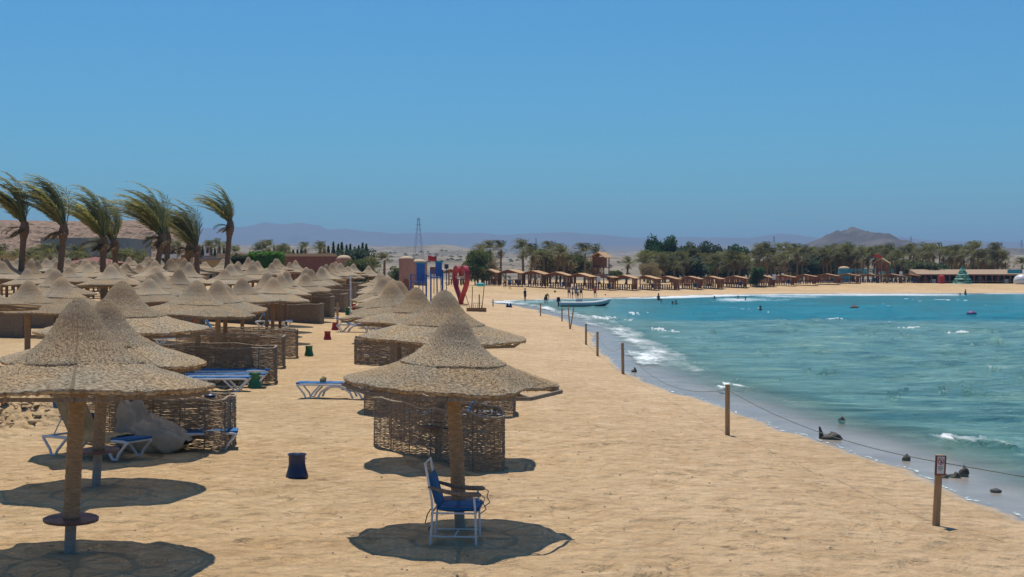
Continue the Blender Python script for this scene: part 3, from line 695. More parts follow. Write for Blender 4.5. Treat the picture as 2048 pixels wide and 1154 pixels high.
def windbreak(px, d, rz=0, label='', hi=True, sc=1, x=None, sx=1, kind='skew'):
    """the origin is the near right corner of the U"""
    x = PX(px, d) if x is None else x; hm_, lo_, bi_, st_ = WBM[kind]
    t = thing('reed_windbreak', label, 'windbreak', (x, d, H(x, d)), rz, 'reed windbreaks beside the parasols', (sc*sx, sc, sc))
    part('reed_weave', hm_ if hi else lo_, t); part('top_binding', bi_, t)
    if hi:
        for a, b in st_: part('stake', STAKE, t, loc=(a, b, 0), rot=(random.uniform(-.03, .03), random.uniform(-.03, .03), 0))
    return t
windbreak(1003, 26.5, 0, 'curved reed windbreak behind the pole nearest the blue chair, round end towards the sea', True, 1.0, kind='deep')
windbreak(1026, 36.6, R(-4), 'reed windbreak with square end behind the second seaward parasol', True, .95, sx=1.25, kind='wide')
windbreak(439, 29.5, R(-8), 'reed windbreak behind the grey beanbag with caps along its top', True, 1.02, sx=1.1)
windbreak(714, 58.5, R(180), 'reed windbreak open towards the sea with a blue lounger inside', True, .98, sx=1.1, kind='wide')
windbreak(544, 47.0, R(-3), 'nearest of the nested reed windbreaks, behind the green bin', True, 1.14, sx=1.25)
windbreak(562, 54.5, R(-3), 'second of the nested reed windbreaks, dark cloth on its end', True, 1.14, sx=1.25)
windbreak(589, 60.5, R(-3), 'third of the nested reed windbreaks, left of the green bin on open sand', True, 1.14, sx=1.4)
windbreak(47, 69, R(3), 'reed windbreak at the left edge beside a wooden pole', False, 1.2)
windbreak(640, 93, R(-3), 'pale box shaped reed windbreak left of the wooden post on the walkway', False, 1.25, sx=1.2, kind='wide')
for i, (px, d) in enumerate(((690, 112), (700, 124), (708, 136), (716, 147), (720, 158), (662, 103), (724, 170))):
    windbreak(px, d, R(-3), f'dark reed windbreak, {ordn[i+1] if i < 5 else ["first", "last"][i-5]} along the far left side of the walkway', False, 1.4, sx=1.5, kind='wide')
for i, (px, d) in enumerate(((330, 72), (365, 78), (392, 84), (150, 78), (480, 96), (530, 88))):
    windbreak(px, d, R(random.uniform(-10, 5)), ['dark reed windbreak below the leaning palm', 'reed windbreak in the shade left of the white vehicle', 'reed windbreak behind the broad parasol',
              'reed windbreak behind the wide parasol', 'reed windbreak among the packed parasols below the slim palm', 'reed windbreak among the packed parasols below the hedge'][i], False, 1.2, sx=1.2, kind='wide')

# ------------------------------------------------------------------ loungers, chair, beanbag, bins
def vleg(x0, xm, x1, y):
    mb = MB(); P = [(x0, y, .33), (x0*.35+xm*.65, y, .12), (xm-.06*(1 if xm > x0 else -1), y, .025), (xm+.04*(1 if x1 > x0 else -1), y, .025), (x1*.3+xm*.7, y, .11), (x1, y, .33)]
    return mb.tube(P, .026, 8)
def lounger_proto(angle=0, label='', cloth='blue', arch=False):
    t = thing('sun_lounger', label, 'sun lounger', (0, 0, 0), 0, 'blue and white sun loungers')
    fr = MB()
    for y in (-.3, .3): fr.tube([(-1.0, y, .34), (-.9, y, .35), (0, y, .35), (.9, y, .35), (1.0, y, .33)], .028, 8)
    for x in (-.98, -.3, .35, .98): fr.tube([(x, -.3, .345), (x, .3, .345)], .02, 6)
    if arch:
        for y in (-.31, .31): fr.tube([(-.45, y, .02), (-.38, y, .16), (-.2, y, .28), (0, y, .31), (.2, y, .28), (.38, y, .16), (.45, y, .02)], .028, 8)
    fr.build('frame', 'white', t)
    for y in (-.31, .31):
        vleg(-.98, -.72, -.42, y).build('leg', 'white', t); vleg(.98, .70, .40, y).build('leg', 'white', t)
    se = MB(); xs = [-.32, -.1, .2, .5, .8, 1.02]
    for i in range(5): a, b = xs[i], xs[i+1]; se.box(((a+b)/2, 0, .385-.006*(i % 2)), (b-a-.006, .60, .035))
    se.build('seat_sling', cloth, t)
    bk = MB(); c, s_ = math.cos(angle), math.sin(angle)
    for i in range(4):
        u = .1+.19*i; bk.box((-.33-u*c, 0, .385+u*s_), (.185, .60, .035), M=Matrix.Rotation(angle, 3, 'Y'))
    bk.build('backrest', cloth, t)
    if angle > .15:
        br = MB()
        for y in (-.27, .27): br.tube([(-.33, y, .36), (-.33-.78*c, y, .36+.78*s_)], .018, 6)
        br.tube([(-.33-.78*c, -.27, .36+.78*s_), (-.33-.78*c, .27, .36+.78*s_)], .018, 6)
        br.tube([(-.33-.5*c, -.2, .36+.5*s_), (-.85, -.2, .34)], .012, 6); br.tube([(-.33-.5*c, .2, .36+.5*s_), (-.85, .2, .34)], .012, 6)
        br.build('back_frame', 'white', t)
    return t
def put(o, x, y, rz=0, dz=0): o.location = (x, y, H(x, y)+dz); o.rotation_euler = (0, 0, rz); return o
LA = put(lounger_proto(R(60), 'white sun lounger with raised backrest covered by a beige towel'), -8.40, 28.75, R(-28))
LA.scale = (1.15, 1.1, 1.1)
# towel draped over that lounger
tw = MB(); ang = R(60); pts = [(-.33-.92*math.cos(ang), .40+.78*math.sin(ang)+.06), (-.33-.78*math.cos(ang)+.03, .41+.76*math.sin(ang)), (-.33-.4*math.cos(ang)+.04, .41+.4*math.sin(ang)), (-.26, .425), (.1, .415), (.4, .418), (.62, .415)]
X = []; 
cv = catmull(pts, 5); nW = 14
gx = np.tile(cv[:, 0][:, None], (1, nW)); gz = np.tile(cv[:, 1][:, None], (1, nW)); gy = np.linspace(-.36, .36, nW)[None, :]*np.ones_like(gx)
edge = np.abs(gy)/.36; gz = gz+(fbm(gx*6, gy*7, 3, 4)-.5)*.05-.10*sm(.86, 1, edge)*(gx > -.3); gx = gx-.03*(1-edge)
tow = part('beach_towel', grid_mesh('beach_towel', gx, gy, gz, MT['cloth']), None)
tow.location = LA.location; tow.rotation_euler = LA.rotation_euler; tow.scale = LA.scale
sd = tow.modifiers.new('thick', 'SOLIDIFY'); sd.thickness = .012
tag(tow, 'beige towel spread over the raised lounger beneath the left parasols', 'towel')
LB = put(lounger_proto(R(24), 'white arched sun lounger alone on open sand, low blue backrest', arch=True), PX(675, 41.8), 41.8, R(180-4)); LB.scale = (1.15, 1.1, 1.2)
bag = MB(); bag.tube([(-.05, 0, .0), (0, .02, .06), (.02, .04, .14), (0, 0, .19)], [.05, .10, .09, .02], 10)
bt = bag.build('cloth_bundle', 'cloth', None, True); bt.location = (LB.location.x-.42, 41.7, LB.location.z+.47); tag(bt, 'crumpled orange and beige cloth lying on the arched lounger', 'cloth')
flat = lounger_proto(0, 'blue lounger nearest the windbreaks in the stacked group'); put(flat, PX(418, 44.2), 44.2, R(3)); flat.scale = (1.25, 1.1, 1.15)
grp = 'blue and white sun loungers'
def pl(proto, px, d, rz, label, sc=1.1): 
    x = PX(px, d); return clone(proto, (x, d, H(x, d)), rz, label, sc)
pl(flat, 455, 45.6, R(4), 'blue lounger behind the front one beside the green bin', (1.2, 1.1, 1.15))
pl(flat, 466, 47.0, R(2), 'blue lounger against the nearest nested windbreak', (1.2, 1.1, 1.25))
pl(LA, 775, 57.3, R(182), 'raised blue lounger inside the windbreak open towards the sea', (1.1, 1.1, 1.0))
pl(flat, 378, 29.9, R(10), 'flat blue lounger end showing right of the grey beanbag', (1.0, 1, 1))
pl(LB, 716, 84, R(0), 'small white and blue lounger beside the first walkway post', 1.25)
pl(LA, 352, 66, R(0), 'raised blue lounger under the broad parasol, first of two', 1.1); pl(LA, 445, 70, R(5), 'blue lounger seen between wooden poles under the broad parasol', 1.1)
pl(LA, 548, 86, R(5), 'white lounger between parasol poles left of the pale windbreak', 1.1); pl(flat, 560, 94, R(2), 'lounger in front of the pale box windbreak', 1.1)
pl(LB, 648, 108, R(0), 'light blue lounger right of the pale box windbreak', 1.15)
pl(LA, 60, 120, R(0), 'blue lounger on the sand behind the far left windbreak', 1.1)

pl(LA, 905, 33.5, R(184), 'raised lounger between the two windbreaks behind the blue chair', 1.1)
def chair():
    t = thing('armchair', 'blue cushioned chair with white metal frame and wooden arms under the parasol', 'chair', (0, 0, 0))
    wd = .29
    for y in (-wd, wd):
        MB().tube([(-.33, y, 0), (-.30, y, .45), (-.31, y, .62), (-.40, y, 1.12)], .016, 8).build('rear_leg', 'white', t)
        MB().tube([(.30, y, 0), (.29, y, .45), (.27, y, .68)], .016, 8).build('front_leg', 'white', t)
        ar = MB(); ar.tube([(-.36, y, .80), (-.1, y, .73), (.15, y, .70), (.33, y, .70), (.37, y, .69)], [.02, .03, .034, .034, .02], 8, sy=1.0); ar.build('armrest', 'oldwood', t, True)
        MB().tube([(.34, y, .71), (.42, y, .66), (.40, y, .58), (.44, y, .50), (.36, y, .44)], .008, 6).build('arm_loop', 'oldwood', t)
    fr = MB()
    for y in (-wd, wd): fr.tube([(-.31, y, .44), (.30, y, .44)], .014, 6); fr.tube([(-.32, y, .12), (.30, y, .12)], .012, 6)
    for x in (-.31, .30): fr.tube([(x, -wd, .44), (x, wd, .44)], .014, 6)
    fr.tube([(0, -wd, .12), (0, wd, .12)], .012, 6); MB().tube([(-.40, -wd, 1.12), (-.40, wd, 1.12)], .014, 6).build('back_rail', 'white', t)
    fr.build('frame', 'white', t)
    def cush(P, th, name):
        cv = catmull(P, 4); nW = 12; n = len(cv); vs = []; fs = []
        for i, (x, z) in enumerate(cv):
            a = cv[max(i-1, 0)]; b = cv[min(i+1, n-1)]; dx, dz = b-a; l = math.hypot(dx, dz); nx, nz = -dz/l, dx/l
            e = min(1, (i+.2)/3, (n-1-i+.2)/3)
            for s_ in (1, -1):
                for k in range(nW):
                    yy = -wd+.01+(2*wd-.02)*k/(nW-1); ee = min(1, .35+k/2, .35+(nW-1-k)/2)*(.35+.65*math.sqrt(max(e, 0)))
                    vs.append((x+nx*s_*th*ee, yy, z+nz*s_*th*ee))
        for i in range(n-1):
            for k in range(nW-1):
                a = i*2*nW+k; fs.append((a, a+1, a+2*nW+1, a+2*nW)); b = a+nW; fs.append((b, b+2*nW, b+2*nW+1, b+1))
            for k in (0, nW-1): a = i*2*nW+k; q = (a, a+2*nW, a+3*nW, a+nW); fs.append(q if k else q[::-1])
        for i in (0, n-1):
            for k in range(nW-1): a = i*2*nW+k; q = (a, a+nW, a+nW+1, a+1); fs.append(q)
        MB().add(vs, fs).build(name, 'blue', t, True)
    cush([(-.24, .50), (0, .49), (.2, .50), (.34, .49)], .048, 'seat_cushion')
    cush([(-.22, .52), (-.27, .68), (-.31, .82), (-.345, .95)], .040, 'back_cushion')
    MB().tube([(-.32, -wd-.01, .5), (-.37, -wd, .42), (-.40, -wd, .30)], .008, 6).build('tie_string', 'black', t)
    MB().tube([(-.31, -wd-.01, .44), (-.30, -wd, .32), (-.36, -wd, .2)], .007, 6).build('tie_string', 'black', t)
    return t
ch = chair(); cx_, cy_ = PX(913, 19.75), 19.75; put(ch, cx_, cy_, R(-4)); ch.scale = (1.0, 1.0, 1.0)

def beanbag():
    P = np.array([(-.55, 0, 1.02), (-.52, 0, .80), (-.42, 0, .50), (-.15, 0, .36), (.25, 0, .33), (.6, 0, .27), (.80, 0, .22)])
    rad = np.array([(.06, .36), (.17, .42), (.33, .44), (.34, .46), (.31, .47), (.25, .42), (.04, .25)])
    tt = np.linspace(0, 6, 40); ii = np.arange(7); n = 36
    C = np.stack([np.interp(tt, ii, P[:, k]) for k in range(3)], 1); RR = np.stack([np.interp(tt, ii, rad[:, k]) for k in range(2)], 1)
    for _ in range(4): C[1:-1] = (C[:-2]+C[1:-1]*2+C[2:])/4; RR[1:-1] = (RR[:-2]+RR[1:-1]*2+RR[2:])/4
    X = np.zeros((40, n)); Y = X.copy(); Z = X.copy()
    for i in range(40):
        d = C[min(i+1, 39)]-C[max(i-1, 0)]; d /= np.linalg.norm(d); up = np.cross(d, (0, 1, 0))
        for k in range(n):
            a = 2*math.pi*k/n; ca = abs(math.cos(a))**.75*np.sign(math.cos(a)); sa = abs(math.sin(a))**.75*np.sign(math.sin(a))
            p = C[i]+up*RR[i, 0]*ca+np.array((0, 1, 0))*RR[i, 1]*sa
            X[i, k], Y[i, k], Z[i, k] = p
    Z = Z+.16*np.abs(Y)/.4*sm(.55, 1.0, Z); wr_ = (fbm(X*2.6+Z*3.4, Y*2.6, 4, 6)-.5)*.24; fo = (1-np.abs(2*fbm(X*2.8+Z*4.5, Y*1.4, 3, 8)-1))**7*.10; X = X+wr_*.6-fo*.5; wr_ = wr_-fo; Z = np.maximum(Z+wr_, .0)
    m = grid_mesh('beanbag', X, Y, Z, MT['bean'], close=True)
    o = part('beanbag', m, None)
    tag(o, 'slumped grey beanbag chair beside the towel covered lounger', 'beanbag'); return o
bb = beanbag(); x = PX(306, 29.6); bb.location = (x, 29.6, H(x, 29.6)-.02); bb.rotation_euler = (0, 0, R(-14)); bb.scale = (1.0, .92, .98)
# caps and balls on the windbreak, tote, small table
for (px, py, d, r, m, lab, nm, cat) in ((371, 784, 30.3, .085, 'bluepat', 'round blue patterned ball on the windbreak above the beanbag', 'beach_ball', 'ball'), (395, 783, 30.3, .085, 'purple', 'round purple patterned ball right of the blue one', 'beach_ball', 'ball'),
                                    (435-15, 792, 30.4, .10, 'navy', 'dark flat cap lying on the windbreak right of the balls', 'cap', 'cap'), (216, 786, 31.8, .09, 'black', 'black cap hanging on the windbreak left of the pole', 'cap', 'cap'),
                                    (350, 784, 30.4, .06, 'redcloth', 'small orange pouch left of the blue ball', 'pouch', 'pouch'), (184, 832, 30.2, .08, 'blue', 'blue bag hanging behind the nearest pole', 'bag', 'bag')):
    z = CAMH-(py-HZ)*d/F; o = MB().lathe([(0, -r), (r*.5, -r*.87), (r*.87, -r*.5), (r, 0), (r*.87, r*.5), (r*.5, r*.87), (0, r)], 14).build(nm, m, None, True)
    o.location = (PX(px, d), d, z); tag(o, lab, cat)
    if nm == 'cap': o.scale = (1.3, 1.2, .55)
cap = MB(); cap.lathe([(.22, 0), (.23, .15), (.20, .26), (.05, .28), (0, .28)], 16); o = cap.build('head_towel', 'blue', None, True)
o.location = (PX(124, 29.2), 29.2, CAMH-(815-HZ)*29.2/F); o.scale = (.8, .8, .85); tag(o, 'blue cloth folded over the top of the raised lounger', 'cloth')

def bin_mesh(c): return MB().lathe([(.0, .02), (.205, .0), (.205, .03), (.17, .14), (.150, .24), (.152, .40), (.165, .42), (.150, .42), (.135, .40), (.135, .06), (0, .05)], 28).mesh('bin_body', c, True)
BINS = {c: bin_mesh(c) for c in ('navy', 'green', 'red')}
RIM = {c: MB().lathe([(.150, .395), (.172, .405), (.172, .425), (.150, .425), (.150, .395)], 28).mesh('rim', c, True) for c in BINS}
def sbin(px, d, c, label, sc=1):
    x = PX(px, d); t = thing('litter_bin', label, 'litter bin', (x, d, H(x, d)), random.uniform(0, 6), 'flared plastic litter bins', sc)
    part('bin_body', BINS[c], t); part('rim', RIM[c], t); return t
sbin(594, 25.9, 'navy', 'dark blue flared bin alone on the sand near the front', 1.0)
sbin(510, 45.4, 'green', 'green bin touching the ends of the blue loungers', 1.15)
sbin(618, 62.3, 'green', 'green bin on open sand right of the third nested windbreak', 1.0)
sbin(655, 75.5, 'red', 'red bin on open sand, lower of the two red ones', 1.05)
sbin(670, 86, 'red', 'red bin at the foot of the wooden walkway post', 1.1)
sbin(387, 83, 'red', 'red bin on the sand left of the wooden poles', 1.2)
sbin(697, 108, 'green', 'green bin at the foot of the white walkway post', 1.3)
sbin(708, 118, 'red', 'red bin right of the white walkway post', 1.2)
sbin(709, 138, 'green', 'small green bin far along the walkway', 1.3)
sbin(727, 163, 'navy', 'dark bin at the far end of the walkway', 1.3)
sbin(68, 108, 'green', 'green bin seen under the left parasols', 1.4)
sbin(510, 92, 'green', 'green bin hanging between poles under the second broad parasol', 1.5)
for (px, d, h, m, lab) in ((675, 88, 1.6, 'post', 'orange brown wooden post with the red bin at its foot'), (701, 104, 3.1, 'white', 'tall white walkway post beside the green bin'), (297, 76, 2.3, 'pipe', 'thin grey pole standing on bare sand'),
                        (326, 68, 2.1, 'white', 'thin white pole before the dark windbreak'), (60, 71, 2.3, 'wood', 'wooden pole under the pointed left parasol')):
    x = PX(px, d); o = MB().tube([(0, 0, -.1), (0, 0, h)], .07 if h < 2 else .06, 10).build('post', m, None); o.location = (x, d, H(x, d)); tag(o, lab, 'post')

# ------------------------------------------------------------------ shoreline posts and rope
posts = [(1872, 22.2, 1.10, 3), (1455, 34.4, 1.22, 0), (1246, 56, 1.22, -1), (1195, 67.5, 1.15, 0), (1172, 77.7, 1.15, 0), (1140, 98, 1.3, 2), (1124, 113, 1.05, 0), (1081, 124, 1.15, 0)]
plab = ['wooden post with the white no swimming sign, closest to the camera', 'wooden shoreline post second from the front', 'leaning wooden shoreline post third from the front', 'shoreline post fourth from the front', 'shoreline post fifth from the front',
        'crossed pair of poles on the far bend of the shore', 'slim post before the stern of the boat', 'last shoreline post beside the bending bather']
tops = []
for i, (px, d, h, ln) in enumerate(posts):
    x = PX(px, d); t = thing('shore_post', plab[i], 'post', (x, d, H(x, d)), R(8 if i == 0 else random.uniform(0, 40)), 'wooden posts along the shoreline')
    t.rotation_euler[1] = R(ln)
    if i == 5:
        MB().tube([(-.18, 0, h+.25), (0, 0, -.1)], .045, 8).build('pole', 'post', t); MB().tube([(.22, 0, h+.2), (.02, .05, -.1)], .045, 8).build('pole', 'post', t)
    else: MB().tube([(0, 0, -.25), (0, 0, h*.5), (0, 0, h)], [.062, .058, .06], 12).build('post_shaft', 'post', t)
    tops.append((x+h*math.sin(R(ln)), d, H(x, d)+h*.9))
    if i == 0:
        MB().box((-.01, -.072, .95), (.175, .02, .31)).build('sign_board', 'redroof', t)
        sp = MB().box((-.012, -.085, .955), (.115, .006, .265)).build('sign_plate', 'white', t)
        rg = MB(); rg.tube([(-.012+.045*math.cos(a), -.091, 1.015+.05*math.sin(a)) for a in np.linspace(0, 2*math.pi, 25)], .005, 6); rg.tube([(-.044, -.091, 1.045), (.02, -.091, .985)], .004, 6)
        rg.build('sign_ring', 'redcloth', sp)
        fg = MB(); fg.tube([(-.012, -.091, 1.036), (-.010, -.091, 1.034)], .010, 8); fg.tube([(-.013, -.091, 1.025), (-.006, -.091, 1.0), (-.016, -.091, .98)], .0075, 6)
        fg.build('figure_mark', 'black', sp)
        tx = MB()
        for z, L in ((.93, .07), (.905, .075), (.88, .05)):
            u = -.012-L/2
            while u < -.012+L/2: tx.box((u, -.0885, z), (.007, .002, .011)); u += .0105
        tx.build('text_line', 'black', sp)
def rope(a, b, sag, label):
    pts = [(a[0]+(b[0]-a[0])*t, a[1]+(b[1]-a[1])*t, a[2]+(b[2]-a[2])*t-sag*4*t*(1-t)) for t in np.linspace(0, 1, 22)]
    o = MB().tube(pts, .0075, 5).build('shore_rope', 'line', None); tag(o, label, 'rope', 'ropes strung between the shoreline posts')
rope((12.5, 15.5, .35), tops[0], .0, 'rope running from the sign post out of the picture')
rl = ['dark rope sagging between the sign post and the second post', 'sagging rope between the second and third posts', 'rope between the third and fourth posts', 'rope between the fourth and fifth posts', 'rope from the fifth post to the crossed poles']
for i in range(5):
    off = (1.6 if i < 2 else .5)
    rope(tops[i], tops[i+1], (.22, .62, .45, .3, .3)[i], rl[i])

# ------------------------------------------------------------------ rocks in the shallows
def rock(px, py, w_, h_, lab, seed, horn=False):
    d = (CAMH-WZ)*F/(py-HZ); x = PX(px, d); rs = np.random.RandomState(seed)
    th = np.linspace(0, 2*np.pi, 18, endpoint=False); ph = np.linspace(-1.2, 1.57, 9); P_, T_ = np.meshgrid(ph, th, indexing='ij')
    k = .45+1.15*fbm(np.cos(T_)*2.4+seed, np.sin(T_)*2.4+P_*2, 4, seed)
    X = w_/2*np.cos(P_)*np.cos(T_)*k; Y = w_/2.4*np.cos(P_)*np.sin(T_)*k; Z = h_*np.sin(P_)*k*(.8+.5*(X > 0))
    me = grid_mesh('rock', X, Y, Z, MT['rock'], close=True, smooth=False)
    o = part('rock', me, None); o.location = (x, d, WZ-.02); tag(o, lab, 'rock', 'dark rocks in the shallow water')
    if horn:
        MB().tube([(-w_*.42, 0, 0), (-w_*.45, 0, .14), (-w_*.52, 0, .30)], [.07, .05, .02], 7).build('spur', 'rock', o)
rock(1661, 876, .52, .13, 'largest dark rock with a pointed spur at the water edge', 1, True)
rock(1683, 840, .18, .09, 'small dark rock above the largest one', 2); rock(1812, 918, .18, .09, 'small dark rock left of the sign post', 3)
rock(1927, 948, .2, .12, 'dark rock right of the sign post, tallest of three', 4); rock(1910, 951, .24, .06, 'flat middle rock right of the sign post', 5); rock(1888, 953, .16, .05, 'low rock touching the sign post outline', 6)
rock(1990, 980, .2, .04, 'flat dark rock near the right edge', 8); rock(1268, 743, .2, .12, 'tuft of weed on the sand by the leaning post', 9)

# ------------------------------------------------------------------ palms
def frond_geo(mb, base, d0, L, wind, n=9, pairs=24, lw=.035, ll=.62, droop=.35, rs=random, rach=True, curl=1.0):
    p = Vector(base); D0 = Vector(d0).normalized(); W0 = Vector(wind); d = D0; pts = [p.copy()]; dirs = [d.copy()]
    for i in range(n):
        t = (i+1)/n; d = (D0*(1-t)**.9+W0*(t**1.1)*curl+Vector((0, 0, -droop*t))).normalized(); p = p+d*(L/n); pts.append(p.copy()); dirs.append(d.copy())
    if rach: mb.tube(pts, [.03*(1-i/n*.85)*(L/3.2) for i in range(n+1)], 3, False)
    for k in range(pairs):
        t = .14+.86*(k+rs.random()*.5)/pairs; f = t*n; i = min(int(f), n-1); q = pts[i].lerp(pts[i+1], f-i); dr = dirs[i].lerp(dirs[i+1], f-i).normalized()
        sd = dr.cross(Vector((0, 0, 1))); sd = sd.normalized() if sd.length > .05 else Vector((0, 1, 0)); up = sd.cross(dr)
        ln = ll*math.sin(math.pi*min(1, .18+t*.78))*rs.uniform(.8, 1.15)
        for s_ in (-1, 1):
            v = (dr*rs.uniform(.55, .95)+sd*s_*rs.uniform(.5, .9)+up*rs.uniform(-.25, .3)+Vector(wind)*.38+Vector((0, 0, -.12))).normalized()
            m_ = q+v*ln*.5; wv = dr*lw*.5
            mb.add([q, m_-wv, q+v*ln, m_+wv], [(0, 1, 2, 3)])
WIND = (-1.0, -.10, .10)
def near_fronds(n, seed, droop=.05, dry=False):
    rs = random.Random(seed); out = []
    for k in range(n):
        el = R(rs.uniform(40, 88) if not dry else rs.uniform(-15, 25)); a = math.pi+rs.uniform(-2.0, 2.0)
        d0 = (math.cos(el)*math.cos(a), math.cos(el)*math.sin(a), math.sin(el)*1.15)
        mb = MB(); frond_geo(mb, (0, 0, 0), d0, rs.uniform(3.9, 4.8) if not dry else rs.uniform(1.6, 2.3), WIND, 10, 42, .085, .60, droop, rs, curl=rs.uniform(.35, .95))
        out.append(mb.mesh('frond', 'frond' if not dry else 'dryfrond'))
    return out
FR = near_fronds(14, 5); FD = near_fronds(4, 8, .6, True)
def trunk_mesh(bend, h, r0=.24, r1=.20, boots=True, seed=1, n=12):
    rs = random.Random(seed); mb = MB(); m = int(h/.17); pts = []; rad = []
    for i in range(m+1):
        t = i/m; x = bend[0]*t+bend[2]*math.sin(math.pi*t); y = bend[1]*t
        pts.append((x, y, h*t)); b = 1+.75*math.exp(-((t-.90)/.075)**2) if boots else 1
        if t < .08: b *= 1.35-.35*t/.08
        rad.append((r0+(r1-r0)*t)*b*(1+(.06 if i % 2 else -.03)+rs.uniform(-.03, .03)))
    mb.tube(pts, rad, n)
    if boots:
        top = pts[-1]
        for k in range(46):
            t = rs.uniform(.80, 1.0); i = int(t*m); p = Vector(pts[i]); a = rs.uniform(0, 6.28); c = Vector((math.cos(a), math.sin(a), 0)); q = p+c*rad[i]*.85
            e = q+c*rs.uniform(.05, .16)+Vector((0, 0, rs.uniform(.15, .38))); sd = Vector((-c.y, c.x, 0))*.05
            mb.add([q-sd, q+sd, e], [(0, 1, 2)])
    return mb.mesh('trunk', 'trunk')
def near_palm(px, d, trunk_px, top_y, s, label, nf=40, seed=1, cut=0):
    x = PX(px, d); z = H(x, d); h = CAMH+(HZ-top_y+7)*d/F-z; s *= 1.08
    t = thing('palm_tree', label, 'palm tree', (x, d, z-.1), 0, 'tall windblown palms behind the parasols')
    bx_ = PX(trunk_px, d)-x; rs = random.Random(seed)
    part('trunk', trunk_mesh((bx_, 0, rs.uniform(-.12, .12)), h, seed=seed), t)
    for k in range(nf):
        m = FR[rs.randrange(len(FR))]; f = s*rs.uniform(.85, 1.1)
        part('frond', m, t, loc=(bx_+rs.uniform(-.1, .1), rs.uniform(-.1, .1), h-.05-rs.uniform(0, .35)), rot=(0, rs.uniform(-.16, .08), rs.uniform(-.25, .25)), sc=(f, f, f*rs.uniform(.9, 1.1)))
    for k in range(6):
        m = FD[rs.randrange(len(FD))]; part('frond', m, t, label='dry brown frond', loc=(bx_, 0, h-.5), rot=(0, rs.uniform(-.1, .1), rs.uniform(-.5, .5)), sc=(s*.8,)*3)
near_palm(41, 103, 50, 447, 1.0, 'windblown palm with crown cut by the left edge', 40, 1)
near_palm(108, 104, 128, 452, 1.08, 'tallest windblown palm, second from the left edge', 42, 2)
near_palm(208, 108, 207, 478, 1.03, 'left trunk of the two palms with touching crowns', 40, 3)
near_palm(238, 112, 229, 484, .98, 'right trunk of the two palms with touching crowns', 26, 4)
near_palm(297, 108, 326, 472, 1.05, 'strongly leaning palm with a wide ragged crown', 40, 5)
near_palm(331, 116, 334, 470, .98, 'upright palm behind the strongly leaning one', 26, 6)
near_palm(368, 122, 380, 492, .95, 'shorter palm behind, low crown above the white vehicle', 24, 7)
near_palm(395, 118, 394, 494, 1.0, 'palm with a low swept crown right of the white vehicle', 36, 9)
near_palm(449, 122, 461, 446, .86, 'slim single palm with curved trunk, rightmost of the tall ones', 34, 11)

def far_crown(seed, n=38, dry=.35):
    rs = random.Random(seed); mb = MB()
    for k in range(n):
        el = R(rs.uniform(5, 85)); a = rs.uniform(0, 6.28); frond_geo(mb, (0, 0, 0), (math.cos(el)*math.cos(a), math.cos(el)*math.sin(a), math.sin(el)), rs.uniform(2.5, 3.4), (-.62, 0, -.05), 6, 13, .16, .62, .35, rs, False, .9)
    return mb.mesh('crown', 'frondfar')
FC = [far_crown(60+k) for k in range(5)]
def far_crown_dry(seed):
    rs = random.Random(seed); mb = MB()
    for k in range(14):
        el = R(rs.uniform(-65, 5)); a = rs.uniform(0, 6.28); frond_geo(mb, (0, 0, -.1), (math.cos(el)*math.cos(a), math.cos(el)*math.sin(a), math.sin(el)), rs.uniform(1.4, 2.2), (-.4, 0, -.2), 5, 10, .13, .45, .8, rs, False)
    return mb.mesh('dry_skirt', 'dryfrond')
FDRY = [far_crown_dry(70+k) for k in range(3)]
FT = [trunk_mesh((b, 0, 0), 1.0*5, .23, .17, False, k, 7) for k, b in enumerate((-.3, .1, .45, 0))]
def far_palm(px, d, topy, label, sc=1.0, basey=None, mat_=None, group='palms behind the far beach'):
    x = PX(px, d); z = H(x, d); ht = CAMH+(HZ-topy)*d/F-z; cr = 2.3*sc; th = max(ht-cr*.85, 1.0)
    rs = random.Random(int(px*7+d)); k = rs.randrange(4)
    t = thing('palm_tree', label, 'palm tree', (x, d, z-.1), 0, group)
    part('trunk', FT[k], t, sc=(1, 1, th/5)); bx_ = (-.3, .1, .45, 0)[k]
    part('crown', FC[rs.randrange(5)], t, loc=(bx_, 0, th), rot=(0, rs.uniform(-.1, .1), rs.uniform(-.5, .5)), sc=(sc, sc, sc*rs.uniform(.9, 1.15)))
    if rs.random() < .7: part('dry_skirt', FDRY[rs.randrange(3)], t, loc=(bx_, 0, th), rot=(0, 0, rs.uniform(-1, 1)), sc=(sc, sc, sc))
fp = [(984, 475), (1001, 476), (1046, 473), (1060, 485), (1071, 487), (1100, 481), (1112, 484), (1129, 486), (1169, 480), (1198, 486), (1144, 500), (1087, 492), (966, 482)]
for i, (px, y) in enumerate(fp):
    far_palm(px, 248+(i*13) % 17, y, f'windblown palm, {ordn[i]} listed of the group left of the wooden lookout tower' if False else ['tall dark palm behind the heart, left one', 'tall dark palm behind the heart, right one', 'lone tall palm with flat swept crown left of the brush',
             'palm just right of the lone tall palm', 'ragged palm beside a bare pole', 'left palm rising from the brown brush', 'middle palm rising from the brown brush', 'right palm rising from the brown brush',
             'tall swept palm left of the wooden lookout tower', 'palm crown directly behind the lookout tower', 'low palm in the brown brush', 'short palm before the brown brush', 'palm behind the olive green tamarisk'][i], 1.15 if i in (2, 8) else 1.0)
rp = random.Random(12); n_ = 0
px = 1252
far_palm(1252, 262, 511, 'short leaning palm right of the lookout tower', .75)
zones = [(1288, 1500, 11.5, 490, 508, 'under the tall green trees'), (1512, 1700, 9.0, 478, 500, 'in the dense palm row below the cone hill'), (1702, 2015, 10.0, 478, 503, 'in the palm row behind the market hall')]
